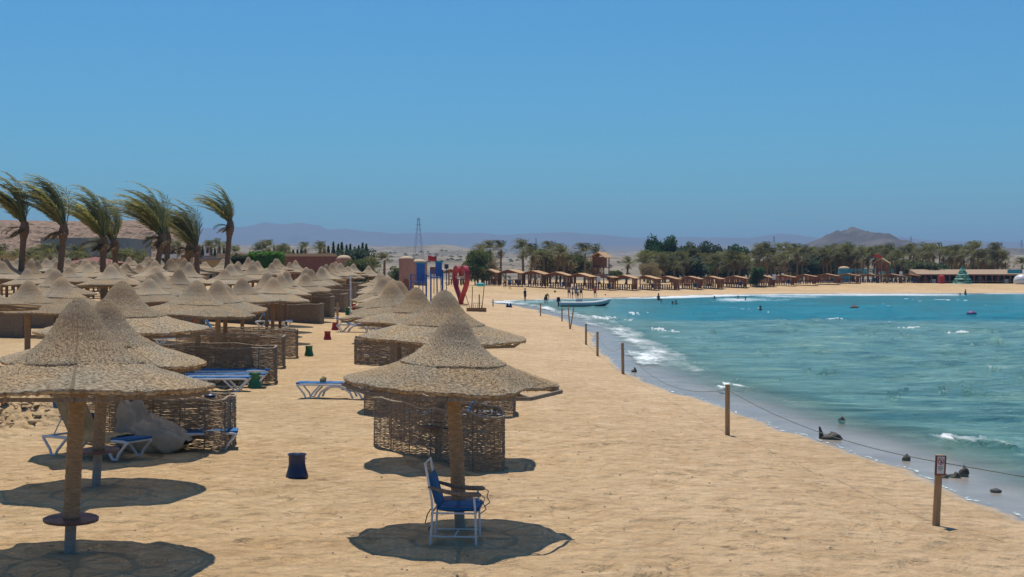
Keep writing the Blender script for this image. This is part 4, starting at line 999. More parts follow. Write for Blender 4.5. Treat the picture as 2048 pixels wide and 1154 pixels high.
for (a, b, st, y0, y1, where) in zones:
    px = a; i = 0
    while px < b:
        d = rp.uniform(270 if a < 1500 else 303, 340); far_palm(px, d, rp.uniform(y0, y1), f'{["dark", "brownish", "ragged"][i % 3]} palm {where}, {ORD(i)} from left', rp.uniform(1.05, 1.4)); px += st*rp.uniform(.6, 1.1); i += 1
far_palm(2044, 300, 512, 'low palm at the right edge of the picture', .9)
# small palms by the buildings on the left
sp_ = [(8, 175, 486, .9), (33, 180, 492, .7), (62, 176, 494, .75), (74, 178, 490, .7), (100, 168, 478, .95), (118, 172, 480, .9), (147, 182, 488, .8), (172, 186, 492, .8), (201, 190, 472, .9), (232, 185, 492, .7), (250, 186, 490, .9), (272, 188, 494, .9), (292, 190, 496, .8), (300, 260, 470, .7), (420, 260, 476, .8), (432, 262, 474, .9), (455, 264, 478, .7),
       (473, 210, 488, .6), (512, 262, 484, .8), (528, 262, 480, .9), (538, 266, 474, .9), (563, 240, 484, .8), (572, 262, 486, .8), (611, 262, 481, .7), (637, 264, 481, .9), (768, 225, 498, .85), (745, 200, 510, .85), (357, 262, 478, .8), (345, 266, 474, .7)]
for i, (px, d, y, s) in enumerate(sp_):
    far_palm(px, d, y, f'small {"near" if i < 18 else "distant"} palm, {ordn[i % 18]} from the left behind the left parasols', s, group='small palms behind the parasol field')

# ------------------------------------------------------------------ broadleaf trees, hedge, bushes
def leaf_crown(seed, n, lobes, m, size=.28, name='crown'):
    rs = np.random.RandomState(seed); mb = MB(); wts = np.array([l[3]*l[4] for l in lobes]); wts = wts/wts.sum()
    for _ in range(n):
        l = lobes[rs.choice(len(lobes), p=wts)]; v = rs.normal(size=3); v /= np.linalg.norm(v); rr = rs.uniform(.55, 1.08)
        p = Vector((l[0]+v[0]*l[3]*rr, l[1]+v[1]*l[3]*rr, l[2]+v[2]*l[4]*rr)); a = Vector(rs.normal(size=3)).normalized()*size*rs.uniform(.5, 1.3); b = a.orthogonal().normalized()*size*rs.uniform(.3, .7)
        mb.add([p-a, p+b, p+a*.9+b*.3, p-b], [(0, 1, 2, 3)])
    return mb.mesh(name, m)
def rnd_lobes(seed, w_, h_, n):
    rs = random.Random(seed); L = []
    for k in range(n):
        a = rs.uniform(0, 6.28); r = rs.uniform(0, w_*.32); z = h_*rs.uniform(.26, .9)**.8*.93; f = 1-.5*abs(z/h_-.5)
        L.append((r*math.cos(a)*1.2, r*math.sin(a), z, w_*rs.uniform(.15, .24)*f, h_*rs.uniform(.09, .15)))
    return L
TREES = {}
for kind, m, sz in (('leafdark', 'leafdark', .36), ('leafmid', 'leafmid', .34), ('brush', 'brush', .28)):
    TREES[kind] = [leaf_crown(90+k, 4600, rnd_lobes(95+k, 10, 10, 26), m, sz) for k in range(3)]
TRK = MB().tube([(0, 0, -.5), (.1, 0, 2), (-.1, 0, 4), (.2, .1, 7)], [.28, .24, .18, .08], 7).tube([(0, 0, 2.5), (1.2, 0, 4.6), (2.0, 0, 6)], [.15, .1, .04], 6).tube([(0, 0, 3), (-1.2, .3, 4.8), (-2.2, .5, 6)], [.15, .1, .04], 6).mesh('trunk', 'bark')
def tree(px, d, topy, wpx, kind, label, name='broadleaf_tree', cat='tree', basey=None, group=None):
    x = PX(px, d); z = H(x, d); h = CAMH+(HZ-topy)*d/F-z; wd = wpx*d/F*1.45; rs = random.Random(int(px)); t = thing(name, label, cat, (x, d, z-.1), 0, group)
    part('crown', TREES[kind][rs.randrange(3)], t, loc=(0, 0, -.12*h), sc=(wd/9, wd/9, h/8.9), rot=(0, 0, rs.uniform(0, 6)))
    part('trunk', TRK, t, sc=(h/9, h/9, h/9))
for (px, y, wpx, kind, lab) in ((1310, 468, 48, 'leafdark', 'tallest dark green tree of the far clump'), (1345, 470, 50, 'leafdark', 'dark tree right of the tallest in the clump'), (1375, 482, 44, 'leafmid', 'olive tree in the middle of the clump'),
                                (1402, 486, 40, 'leafmid', 'lighter green tree at the gap of the clump'), (1432, 478, 46, 'leafdark', 'dark tree with two tops right of the gap'), (1462, 484, 48, 'leafdark', 'dark feathery tree in the right half of the clump'), (1484, 498, 30, 'leafdark', 'low dark tree ending the clump'),
                                (1325, 505, 60, 'leafdark', 'low dark foliage under the tallest tree'), (1385, 512, 60, 'leafdark', 'low dark foliage in the middle of the clump'), (1450, 510, 66, 'leafdark', 'low dark foliage under the two topped tree')):
    tree(px, 300 if y < 500 else 285, y, wpx, kind, lab)
for (px, d, y, wpx, kind, lab) in ((955, 232, 494, 44, 'leafmid', 'olive green tamarisk behind the red heart'), (978, 240, 508, 40, 'brush', 'brown brush right of the tamarisk'), (1085, 262, 495, 48, 'brush', 'brown brush tree behind the second cabana'), (1120, 264, 494, 50, 'brush', 'wide brown brush tree in the middle'),
                                   (1150, 266, 502, 46, 'leafmid', 'thin olive tree left of the swept palm'), (1185, 270, 508, 40, 'brush', 'thin brush below the lookout tower'), (1300, 262, 520, 36, 'brush', 'brown brush under the left end of the clump'),
                                   (715, 215, 490, 62, 'leafdark', 'rounded dark green tree above the flat pink dome'), (720, 190, 512, 44, 'leafmid', 'dark shrub in front of the rounded tree'), (1230, 262, 538, 30, 'leafmid', 'low shrub right of the lookout tower'), (1512, 262, 530, 24, 'leafdark', 'bright green shrub behind the cabanas'),
                                   (1850, 300, 520, 60, 'leafmid', 'green shrubs right of the red flag tower'), (1875, 300, 524, 40, 'leafdark', 'dark shrub behind the market hall'), (160, 165, 527, 40, 'leafmid', 'bright green bush right of the second palm'), (92, 150, 540, 44, 'leafmid', 'low green bush between the left palms'), (795, 235, 530, 26, 'leafmid', 'shrub left of the domed hut'),
                                   (1620, 330, 505, 70, 'leafdark', 'dark tree among the palms below the cone hill'), (1670, 335, 503, 60, 'leafmid', 'olive tree among the palms below the cone hill'), (1545, 345, 506, 60, 'leafmid', 'olive tree behind the left end of the dense palm row'), (1585, 342, 512, 60, 'brush', 'brown brush behind the dense palm row'), (1705, 345, 510, 60, 'brush', 'brown brush below the right shoulder of the hill'), (1800, 345, 512, 60, 'leafmid', 'olive tree behind the red flag tower'), (1900, 345, 514, 60, 'brush', 'brown brush behind the tiered green tree'), (1960, 345, 514, 60, 'leafmid', 'olive tree near the right end of the palm row')):
    tree(px, d, y, wpx, kind, lab, 'shrub' if 'shrub' in lab or 'bush' in lab else 'broadleaf_tree', 'shrub' if 'shrub' in lab or 'bush' in lab else 'tree')
def conifer(seed):
    rs = np.random.RandomState(seed); mb = MB()
    for _ in range(500):
        t = rs.rand()**1.3; a = rs.uniform(0, 6.28); r = (1-t)*1.3*rs.uniform(.4, 1); p = Vector((r*math.cos(a), r*math.sin(a), .3+t*6)); q = Vector(rs.normal(size=3)).normalized()*.3
        mb.add([p-q*.6, p+q.orthogonal().normalized()*.14, p+q, p-q.orthogonal().normalized()*.14], [(0, 1, 2, 3)])
    return mb.mesh('crown', 'leafdark')
CON = [conifer(k) for k in range(3)]
CTR = MB().tube([(0, 0, -.3), (0, 0, 4)], [.12, .05], 6).mesh('trunk', 'bark')
i = 0
for a, b, y in ((640, 738, 486), (548, 608, 492), (330, 350, 478), (405, 460, 490)):
    px = a
    while px < b:
        x = PX(px, 275); z = H(x, 275); h = CAMH+(HZ-(y+random.uniform(-2, 8)))*275/F-z
        t = thing('conifer_tree', f'dark conifer, {ordn[i % 18]} of the {["hedge row right of the wall", "hedge row above the bright green hedge", "pair behind the leaning palm", "row behind the white sign tower"][[640, 548, 330, 405].index(a)]}', 'tree', (x, 275, z), 0, 'dark conifers on the horizon')
        part('crown', CON[i % 3], t, sc=(1.15, 1.15, h/6.3)); part('trunk', CTR, t); px += random.uniform(7, 10); i += 1
    i = 0
def hedge_obj(px0, px1, d, y0, y1, label, depth=3, m='hedge'):
    x0, x1 = PX(px0, d), PX(px1, d); z0 = CAMH-(y1-HZ)*d/F; z1 = CAMH+(HZ-y0)*d/F; rs = np.random.RandomState(int(px0)); mb = MB()
    mb.box(((x0+x1)/2, d+depth/2, (z0+z1)/2-.6), (x1-x0-.5, depth-.5, z1-z0+.6))
    for _ in range(3800):
        f = rs.randint(3); p = [rs.uniform(x0, x1), rs.uniform(d, d+depth), rs.uniform(z0-.5, z1)]
        if f == 0: p[2] = z1+rs.uniform(-.1, .18)
        elif f == 1: p[1] = d+rs.uniform(-.15, .1)
        else: p[0] = x0 if rs.rand() < .5 else x1
        q = Vector(rs.normal(size=3)).normalized()*.17; b = q.orthogonal().normalized()*.1; p = Vector(p); mb.add([p-q, p+b, p+q, p-b], [(0, 1, 2, 3)])
    o = mb.build('hedge', m, None); tag(o, label, 'hedge'); return o
hedge_obj(497, 561, 178, 507, 538, 'tall clipped bright green hedge behind the parasol field')
hedge_obj(463, 495, 180, 515, 536, 'lower dull green hedge left of the bright one', m='leafmid')

# ------------------------------------------------------------------ buildings on the left and in the middle
def zpx(y, d): return CAMH+(HZ-y)*d/F
def bldg(name, px0, px1, d, y0, y1, dep, m, label, cat='building'):
    x0, x1 = PX(px0, d), PX(px1, d); zt = zpx(y0, d); zb = min(zpx(y1, d), H((x0+x1)/2, d))-.4
    t = thing(name, label, cat, ((x0+x1)/2, d, 0)); MB().box((0, dep/2, (zt+zb)/2), (x1-x0, dep, zt-zb)).build('wall', m, t); return t, x1-x0, zb, zt
t, W_, zb, zt = bldg('resort_building', -60, 66, 205, 511, 545, 12, 'sandwall', 'low pale building with dark doors at the left edge')
MB().box((0, 5.6, zt+.15), (W_+1, 13.4, .3)).build('roof', 'sandwall', t)
for k in range(7): part('door', MB().box((-W_/2+1+k*W_/7, -.06, zb+2), (.8, .1, 2.8)).mesh('door', 'glass'), t)
t, W_, zb, zt = bldg('resort_building', 66, 112, 200, 511, 545, 10, 'wallg', 'grey building with tall glazed doors behind the palms')
MB().box((0, 5, zt+.5), (W_+.6, 10.6, 1.0)).build('roof', 'wallg', t)
for k in range(4): MB().box((-W_/2+.5+k*W_/4, -.06, zb+2.1), (.55, .1, 3.2)).build('window', 'teal', t); MB().box((-W_/2+.95+k*W_/4, -.07, zb+2.1), (.1, .12, 3.2)).build('mullion', 'white', t)
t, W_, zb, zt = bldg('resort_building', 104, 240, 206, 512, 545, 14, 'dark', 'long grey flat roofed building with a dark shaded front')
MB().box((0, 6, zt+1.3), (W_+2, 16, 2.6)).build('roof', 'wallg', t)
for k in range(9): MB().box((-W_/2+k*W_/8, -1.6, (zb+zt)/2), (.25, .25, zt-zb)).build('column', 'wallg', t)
t, W_, zb, zt = bldg('resort_building', 238, 285, 200, 520, 545, 8, 'wallg', 'small grey annex with dark windows beside the low palms')
for k in range(3): MB().box((-W_/2+.6+k*W_/3, -.05, zb+1.5), (.7, .1, 1.4)).build('window', 'glass', t)
# round thatched hut with a red roof
d = 150; x = PX(192, d); t = thing('round_hut', 'wide round hut with a reddish brown cone roof between the palms', 'hut', (x, d, H(x, d)))
MB().lathe([(0, zpx(513, d)-H(x, d)), (.4, zpx(515, d)-H(x, d)), (2.4, zpx(522, d)-H(x, d)), (3.4, zpx(526, d)-H(x, d)), (3.3, zpx(527, d)-H(x, d)), (0, zpx(524, d)-H(x, d))], 24).build('roof', 'redroof', t)
for k in range(8): a = k*math.pi/4; MB().tube([(2.9*math.cos(a), 2.9*math.sin(a), -.1), (2.9*math.cos(a), 2.9*math.sin(a), 3.1)], .09, 6).build('post', 'cabwood', t)
d = 140; x = PX(187, d); t = thing('awning', 'turquoise awning below the reddish cone roof', 'awning', (x, d, H(x, d)))
MB().box((0, 0, zpx(536, d)-H(x, d)-.3), (1.4, 1.5, .5)).build('canopy', 'teal', t)
for s_ in (-.6, .6): MB().tube([(s_, 0, -.1), (s_, 0, zpx(538, d)-H(x, d))], .05, 6).build('pole', 'pipe', t)
d = 135; x = PX(62, d); t = thing('blue_parasol', 'bright blue fabric parasol beside the first palm trunk', 'parasol', (x, d, H(x, d)))
hh = zpx(531, d)-H(x, d); MB().lathe([(0, hh), (.3, hh-.05), (.8, hh-.28), (.85, hh-.5), (.8, hh-.3), (0, hh-.1)], 10).build('canopy', 'sblue', t); MB().tube([(0, 0, -.1), (0, 0, hh)], .04, 6).build('pole', 'pipe', t)
# white sign tower, white arcade, van, low houses
d = 262; x = PX(415, d); t = thing('sign_tower', 'white tapered sign tower with a red emblem at its top', 'sign', (x, d, H(x, d))); hh = zpx(480, d)-H(x, d)
MB().box((0, 0, hh/2), (1.5, .6, hh), taper=.65).build('tower_body', 'white', t); MB().lathe([(0, -.1), (.28, -.1), (.34, 0), (.28, .1), (0, .1)], 12).build('emblem', 'redcloth', t, loc=(.1, -.32, hh-.7), rot=(R(90), 0, 0))
MB().box((.05, -.30, hh-1.9), (.42, .1, 1.1)).build('lettering_mark', 'navy', t)
d = 215
for px0, px1, y0, lab, rm in ((402, 458, 516, 'low white house with a flat grey roof right of the palms', 'wallg'), (345, 370, 510, 'dark roofed house behind the leaning palm', 'brown'), (412, 436, 511, 'grey flat building below the sign tower', 'wallg')):
    t, W_, zb, zt = bldg('low_house', px0, px1, d, y0+4, 540, 6, 'sandwall', lab, 'house'); MB().box((0, 2.6, zt+.15), (W_+1, 7.6, .3)).build('roof', rm, t)
    for k in range(4): MB().box((-W_/2+.5+k*W_/4.2, -.05, zb+1.5), (.35, .1, 1.6)).build('window', 'dark', t)
    d += 14
d = 190; x = PX(341, d); t = thing('white_arcade', 'small white arched pavilion behind the leaning palm', 'pavilion', (x, d, H(x, d)))
MB().box((0, 0, zpx(508, d)-H(x, d)-.3), (2.4, 1.8, .5)).build('roof', 'white', t)
for k in range(4): MB().box((-1.05+k*.7, 0, 1), (.16, .16, zpx(510, d)-H(x, d)+.2)).build('column', 'white', t)
d = 180; x = PX(384, d); t = thing('parked_van', 'small white van with a green lower body behind the parasols', 'van', (x, d, H(x, d)))
MB().box((0, 0, 1.05), (1.9, 4.2, .9)).build('body', 'xtree', t); MB().box((0, .2, 1.75), (1.7, 3.4, .7), taper=.88).build('cabin', 'white', t); MB().box((0, -1.52, 1.75), (1.35, .06, .45)).build('windscreen', 'glass', t)
for sx in (-.8, .8):
    for sy in (-1.3, 1.3): MB().lathe([(0, -.1), (.33, -.1), (.33, .1), (0, .1)], 14).build('wheel', 'black', t, loc=(sx, sy, .38), rot=(0, R(90), 0))
    MB().box((sx*.8, -2.11, 1.1), (.28, .04, .18)).build('headlight', 'white', t)
# brown perimeter wall and pale terrace behind
d = 205; x0, x1 = PX(566, d), PX(676, d); zt = zpx(515, d)
o = MB().box(((x0+x1)/2, d, zt/2), (x1-x0, .5, zt)).box(((x0+x1)/2, d, zt+.08), (x1-x0+.2, .7, .16)).build('garden_wall', 'redroof', None); tag(o, 'long low red brown wall behind the far parasols', 'wall')
x0, x1 = PX(430, 235), PX(690, 235); o = MB().box(((x0+x1)/2, 245, 2.6), (x1-x0, 18, 7.0)).build('terrace', 'sandwall', None); o.location.z = zpx(507, 236)-6.1; tag(o, 'raised pale sand terrace above the long wall', 'terrace', kind='structure')
def domed(px, d, y0, yr, w_, label, door=True, n=20):
    x = PX(px, d); z = H(x, d); t = thing('domed_hut', label, 'hut', (x, d, z)); zr = zpx(yr, d)-z; zt = zpx(y0, d)-z
    MB().lathe([(w_, -.3), (w_, zr), (w_+.08, zr), (w_+.08, zr+.12), (0, zr+.12)], 8 if door else 16).build('wall', 'pink', t, rot=(0, 0, R(22.5)))
    MB().lathe([(w_*.93*math.cos(a), zr+.13+(zt-zr)*math.sin(a)) for a in np.linspace(0, 1.57, 8)], n).build('dome', 'dome', t, True)
    if door: 
        dr = MB().box((0, -w_*.93-.02, .95), (.75, .12, 1.9)); dr.lathe([(0, -.05), (.375, -.05), (.375, .05), (0, .05)], 14, (0, 0, 0)); 
        part('doorway', MB().box((0, -w_*.93-.02, 1.0), (.8, .12, 2.0)).box((0, -w_*.93-.02, 2.1), (.5, .12, .25)).mesh('doorway', 'redroof'), t)
domed(813, 190, 514, 520, 1.05, 'pink plaster hut with a cream dome and dark doorway')
domed(688, 196, 512, 520, 1.1, 'flat cream dome on a pink drum behind the walkway', False)
domed(838, 225, 520, 526, 1.3, 'pale domed hut hidden behind the blue tower', False)

# ------------------------------------------------------------------ blue play towers, heart, rack, red flag
def blue_tower(px, d, ptop, pbot, wpx, label, base=600):
    x = PX(px, d); z = H(x, d); t = thing('beach_tower', label, 'tower', (x, d, z), R(6)); zt = zpx(ptop, d)-z; zb_ = zpx(pbot, d)-z; w_ = wpx*d/F
    MB().box((0, -.5, (zt+zb_)/2), (w_, .12, zt-zb_)).build('front_panel', 'sblue', t); MB().box((w_/2-.06, 0, (zt+zb_)/2), (.10, .85, zt-zb_-.02)).build('side_panel', 'sblue', t)
    MB().box((0, 0, zt+.08), (w_+.2, 1.2, .15)).build('roof', 'teal', t)
    MB().box((-.2, 0, zb_-.1), (w_*1.9, 1.7, .12)).build('platform', 'sblue', t)
    for sx in (-1, 1):
        for sy in (-.7, .7): MB().tube([(-.2+sx*w_*.9, sy, -.1), (-.2+sx*w_*.9, sy, zb_+.7)], .06, 6).build('leg', 'sblue', t)
    for k in range(8):
        if abs(k-3.5) > .6: MB().tube([(-.2-w_*.9+k*w_*1.8/7, -.72, zb_), (-.2-w_*.9+k*w_*1.8/7, -.72, zb_+.65)], .035, 5).build('baluster', 'sblue', t)
    MB().box((-.2, -.72, zb_+.68), (w_*1.9, .07, .07)).build('rail', 'sblue', t)
    for s_ in (-.2, .2): MB().tube([(s_, -2.2, 0), (s_, -.8, zb_)], .05, 6).build('ladder_rail', 'sblue', t)
blue_tower(841, 150, 528, 562, 17, 'tall blue beach tower nearer the thatched row'); blue_tower(877, 158, 525, 553, 13, 'blue beach tower left of the heart')
d = 160; x = PX(905, d)
for i, (px, py, w_, h_, m, lab) in enumerate(((893, 533, 8, 9, 'navy', 'dark blue canopy scrap beside the right blue tower'), (868, 541, 16, 14, 'redroof', 'dark red sail between the blue towers'))):
    dd = 165; MB_ = MB().box((0, 0, 0), (w_*dd/F, .5, h_*dd/F)); o = MB_.tube([(0, 0, 0), (0, 0, -zpx(py, dd)+1)], .05, 6).build('shade_sail', m, None); o.location = (PX(px, dd), dd, zpx(py, dd)); tag(o, lab, 'shade sail')
def flag(px, d, ytop, ybase_z, m, label, w_=.9, two=None):
    x = PX(px, d); z = H(x, d) if ybase_z is None else ybase_z; h = zpx(ytop, d)-z; t = thing('flag_pole', label, 'flag', (x, d, z))
    MB().tube([(0, 0, -.2), (0, 0, h)], .035, 6).build('pole', 'pipe', t)
    n = 8; X, Zz = np.meshgrid(np.linspace(0, -w_, n), np.linspace(h, h-.6, 5)); o = part('flag_cloth', grid_mesh('flag_cloth', X, .12*np.sin(X*6), Zz+.1*np.sin(X*4)+.04*X, MT[m]), t); o.modifiers.new('t', 'SOLIDIFY').thickness = .01
flag(873, 168, 511, None, 'redcloth', 'red flag flying above the blue towers', 1.0)
# heart
def heart():
    d = 150; x = PX(922, d); z = H(x, d); t = thing('heart_frame', 'large red heart shaped photo frame standing on the sand', 'photo frame', (x, d, z+.05), R(-65))
    P = []
    for a in np.linspace(0, 2*math.pi, 61)[:-1]:
        hx = 16*math.sin(a)**3; hz = 13*math.cos(a)-5*math.cos(2*a)-2*math.cos(3*a)-math.cos(4*a); P.append((hx/16*1.85, (hz+17)/29*4.15))
    vs = []; fs = []; n = len(P); cx, cz = 0, 2.3
    for (a, b) in P:
        k = .86; ia, ib = a*k, cz+(b-cz)*k
        for (u, v) in ((a, b), (ia, ib)):
            for y in (-.25, .25): vs.append((u, y, v))
    for i in range(n):
        a = i*4; b = ((i+1) % n)*4
        fs += [(a, b, b+2, a+2), (a+1, a+3, b+3, b+1), (a, a+1, b+1, b), (a+2, b+2, b+3, a+3)]
    MB().add(vs, fs).build('heart_ring', 'heart', t)
    for y in (-.5, .5): MB().box((0, y, .04), (1.2, .12, .1)).build('foot', 'redroof', t)
    MB().box((0, 0, 2.95), (2.3, .25, .18)).build('seat_bar', 'dome', t)
    for s_ in (-.7, .7): MB().tube([(s_, .6, 0), (s_, .1, 1.4)], .04, 6).build('prop', 'oldwood', t)
heart()
d = 128; x = PX(953, d); t = thing('paddle_rack', 'wooden rack with upright sticks and a turquoise float on top', 'rack', (x, d, H(x, d)), R(-6))
MB().box((0, 0, .17), (1.75, .5, .34)).build('base_box', 'wood', t)
MB().tube([(-.42, 0, .3), (-.36, 0, 2.25)], .04, 6).build('upright', 'oldwood', t); MB().tube([(.50, 0, .3), (.70, 0, 2.35)], .04, 6).build('upright', 'oldwood', t); MB().box((.25, 0, .95), (.1, .1, 1.2)).build('upright', 'wood', t)
for k in range(7): MB().tube([(-.62+k*.18, -.1, .3), (-.60+k*.18, -.1, .62+.1*(k % 3))], .022, 5).build('peg', 'oldwood', t)
MB().tube([(-.2, 0, .75), (.5, 0, .78)], .02, 5).build('rail', 'oldwood', t)
MB().tube([(-.05, 0, 2.38), (.1, 0, 2.42), (.6, 0, 2.42), (.8, 0, 2.38)], [.05, .17, .17, .05], 12).build('float', 'cyan', t, True)
for px, d, lab in ((986, 150, 'short wooden stake on the sand right of the rack'), (1015, 152, 'small dark cone left of its twin by the water'), (1021, 152, 'small dark cone closest to the water')):
    x = PX(px, d)
    o = (MB().tube([(0, 0, -.1), (0, 0, .75)], .06, 6) if 'stake' in lab else MB().lathe([(.22, 0), (.2, .04), (.06, .45), (0, .46)], 12)).build('stake' if 'stake' in lab else 'marker_cone', 'oldwood' if 'stake' in lab else 'navy', None)
    o.location = (x, d, H(x, d)); tag(o, lab, 'stake' if 'stake' in lab else 'cone')

# ------------------------------------------------------------------ cabanas of the far beach
def cabana_proto():
    t = thing('cabana', '', 'cabana', (0, 0, 0), 0, 'wooden cabanas in a row on the far beach')
    W2, D2, E, Rg = 1.55, 1.35, 2.1, 2.72
    for sx in (-1, 1):
        for sy in (-1, 1): MB().box((sx*(W2-.1), sy*(D2-.1), E/2), (.13, .13, E)).build('post', 'cabwood', t)
        MB().box((sx*(W2-.1), 0, E), (.12, 2*D2, .12)).build('beam', 'cabwood', t)
    for sx in (-1, 1):
        a = math.atan2(Rg-E, W2+.3); L = math.hypot(Rg-E, W2+.3)
        MB().box((sx*(W2+.3)/2, 0, (Rg+E)/2+.02), (L, 2*D2+.5, .08), M=Matrix.Rotation(sx*a, 3, 'Y')).build('roof_slope', 'roof', t)
    MB().add([(-W2, D2-.02, E), (W2, D2-.02, E), (0, D2-.02, Rg-.05), (-W2, D2-.08, E), (W2, D2-.08, E), (0, D2-.08, Rg-.05)], [(0, 1, 2), (5, 4, 3), (0, 3, 4, 1), (1, 4, 5, 2), (2, 5, 3, 0)]).build('gable', 'cabwood', t)
    MB().add([(-W2, -D2+.02, E), (W2, -D2+.02, E), (0, -D2+.02, Rg-.05), (-W2, -D2+.08, E), (W2, -D2+.08, E), (0, -D2+.08, Rg-.05)], [(2, 1, 0), (3, 4, 5), (1, 4, 3, 0), (2, 5, 4, 1), (0, 3, 5, 2)]).build('gable', 'cabwood', t)
    bw = MB()
    for k in range(9): bw.box((-W2+.15+k*(2*W2-.3)/8, D2-.15, .55), (.18, .04, .95))
    bw.box((0, D2-.19, 1.0), (2*W2-.2, .04, .08)); bw.build('back_screen', 'cabwood', t)
    sw = MB()
    for k in range(6): sw.box((W2-.14, -D2+.3+k*.42, 1.1), (.04, .2, 2.0))
    sw.build('side_screen', 'cabwood', t)
    return t
CAB = cabana_proto(); cpos = [910, 976, 1024, 1070, 1116, 1162, 1206, 1250, 1294, 1335, 1380, 1422, 1470, 1524, 1566, 1609, 1653, 1695, 1738, 1783, 1818]
cl = ['cabana half hidden behind the red heart', 'orange roofed cabana with a turquoise lounger, right of the heart', 'cabana above the standing bather in black', 'cabana behind the lone tall palm', 'cabana left of the bathers at the water', 'cabana directly above the group of bathers',
      'cabana at the foot of the lookout tower', 'cabana right of the lookout tower', 'cabana under the left end of the green clump', 'cabana with two blue loungers under the tallest tree', 'cabana under the middle of the clump', 'cabana under the gap of the clump', 'wide cabana at the right end of the clump', 'cabana topped by a white dish',
      'cabana with a white board on its post', 'cabana below the first palms of the dense row', 'cabana with pale figures inside', 'cabana left of the shopping sign', 'cabana under the first letters of the shopping sign', 'cabana under the last letters of the shopping sign', 'last cabana, beside the market hall']
first = True; FLATL = flat
for i, px in enumerate(cpos):
    d = 232+max(0, px-1150)*.088; x = PX(px, d); s_ = 1.06+.0*i
    if first: o = CAB; o.location = (x, d, H(x, d)); o.rotation_euler = (0, 0, R(-22)); o['label'] = cl[i]; first = False
    else: o = clone(CAB, (x, d, H(x, d)), R(-22+random.uniform(-3, 3)), cl[i])
    o.scale = (1.18+.08*(px > 1440), 1.08, (.96-.28*min(1, max(0, (px-1180)/420))))
    # low plaster screen between cabanas further right, and a lounger in each
    lx = x-.5; l = clone(flat, (lx, d-1.0, H(lx, d)+.02), R(random.uniform(-12, 12)), 'blue lounger, '+cl[i].replace('cabana', 'under the cabana', 1), 1.05)
    if i % 2 == 0 and i > 1: clone(LA, (x+1.0, d-.2, H(x, d)), R(80), 'raised lounger in the '+cl[i].replace('cabana', 'roof', 1), 1.0)
for i in range(4):
    px = 1385+i*88; d = 236+(px-1150)*.088+4.5; x = PX(px, d); o = MB()
    for k in range(24): o.box((x-3.8+k*.33, d, H(x, d)+.6), (.27, .08, 1.3))
    q = o.build('timber_screen', 'cabwood', None); tag(q, f'red brown timber screen behind the cabanas, {ordn[i]} from the left', 'fence', 'timber screens behind the cabanas')
for (px, lab) in ((1197, 'white notice board left of the lookout tower'), (1548, 'white notice board between two cabanas'), (1802, 'white notice board near the last cabana')):
    d = 230+max(0, px-1150)*.088-2; x = PX(px, d); t = thing('notice_board', lab, 'notice board', (x, d, H(x, d))); MB().box((0, 0, 1.9), (.62, .06, .95)).build('board', 'white', t); MB().tube([(0, .05, -.1), (0, .05, 1.5)], .05, 6).build('pole', 'cabwood', t)
def lookout(px, d, ytop, cw, label, rz):
    x = PX(px, d); z = H(x, d); t = thing('lookout_tower', label, 'lookout tower', (x, d, z), rz); zr = zpx(ytop, d)-z; fl = zr-2.45
    for sx in (-1, 1):
        for sy in (-1, 1): MB().box((sx*cw*.5, sy*cw*.5, (fl+1.9)/2), (.14, .14, fl+1.9)).build('leg', 'cabwood', t)
        MB().beam((sx*cw*.5, -cw*.52, 0.1), (sx*-cw*.5, -cw*.52, fl), .07).build('brace', 'cabwood', t)
    MB().box((0, 0, fl), (cw*1.35, cw*1.35, .14)).build('platform', 'cabwood', t)
    MB().box((-cw*.1, .1, fl+.95), (cw*.85, cw*.8, 1.7)).build('cabin', 'cabwood', t)
    MB().box((cw*.5, -cw*.55, fl+.5), (cw*.5, .07, .8)).build('railing', 'cabwood', t)
    for sx in (-1, 1): MB().box((sx*cw*.36, 0, zr-.32), (cw*.85, cw*1.5, .1), M=Matrix.Rotation(sx*R(33), 3, 'Y')).build('roof_slope', 'roof', t)
    for k in range(6): MB().box((-.3, -cw*.7-.05*k-.3, fl*(1-k/6)-.3), (.6, .08, .06)).build('rung', 'cabwood', t)
    for s_ in (-.6, 0): MB().beam((s_, -cw*.7-.65, 0), (s_, -cw*.7-.1, fl), .06).build('ladder_rail', 'cabwood', t)
lookout(1202, 238, 506, 2.0, 'wooden lookout tower with an orange gable roof on the far beach', R(-30)); lookout(1764, 284, 518, 2.1, 'wooden lookout tower flying a red flag', R(-20))
flag(1758, 283, 508, None, 'redcloth', 'red and green flags above the right lookout tower', .9)
flag(1763, 282, 510, None, 'redcloth', 'second flag staff left of the lookout roof', .5)
# shopping sign: separate letters standing on a rail above a teal shed
d = 297; x0 = PX(1677, d); t = thing('shop_sign', 'teal block letters reading SHOPPING CENTER above the cabana roofs', 'sign', (x0, d, H(x0+8, d)), 0)
zb_ = zpx(547.5, d)-H(x0+8, d); cx = 0
for chx in "SHOPPING CENTER":
    if chx == ' ': cx += .5; continue
    fc = bpy.data.curves.new('letter', 'FONT'); fc.body = chx; fc.size = 1.55; fc.extrude = .12; fc.offset = .02; fc.materials.append(MT['letter']); fo_ = bpy.data.objects.new('letter_curve', fc); COL.objects.link(fo_); lm = bpy.data.meshes.new_from_object(fo_.evaluated_get(bpy.context.evaluated_depsgraph_get())); bpy.data.objects.remove(fo_); lm.name = 'letter'; lo = bpy.data.objects.new('letter', lm); link(lo, t); lo.location = (cx, 0, zb_); lo.rotation_euler = (R(90), 0, 0); lo.scale = (.78, 1, 1)
    cx += {'I': .42, 'O': .95, 'G': .95, 'N': .9, 'H': .9}.get(chx, .78)
MB().box((cx/2, .2, zb_-.12), (cx+.4, .2, .14)).build('rail', 'pipe', t)
for k in range(6): MB().box((cx*k/5, .2, zb_/2-.1), (.12, .12, zb_)).build('support', 'pipe', t)
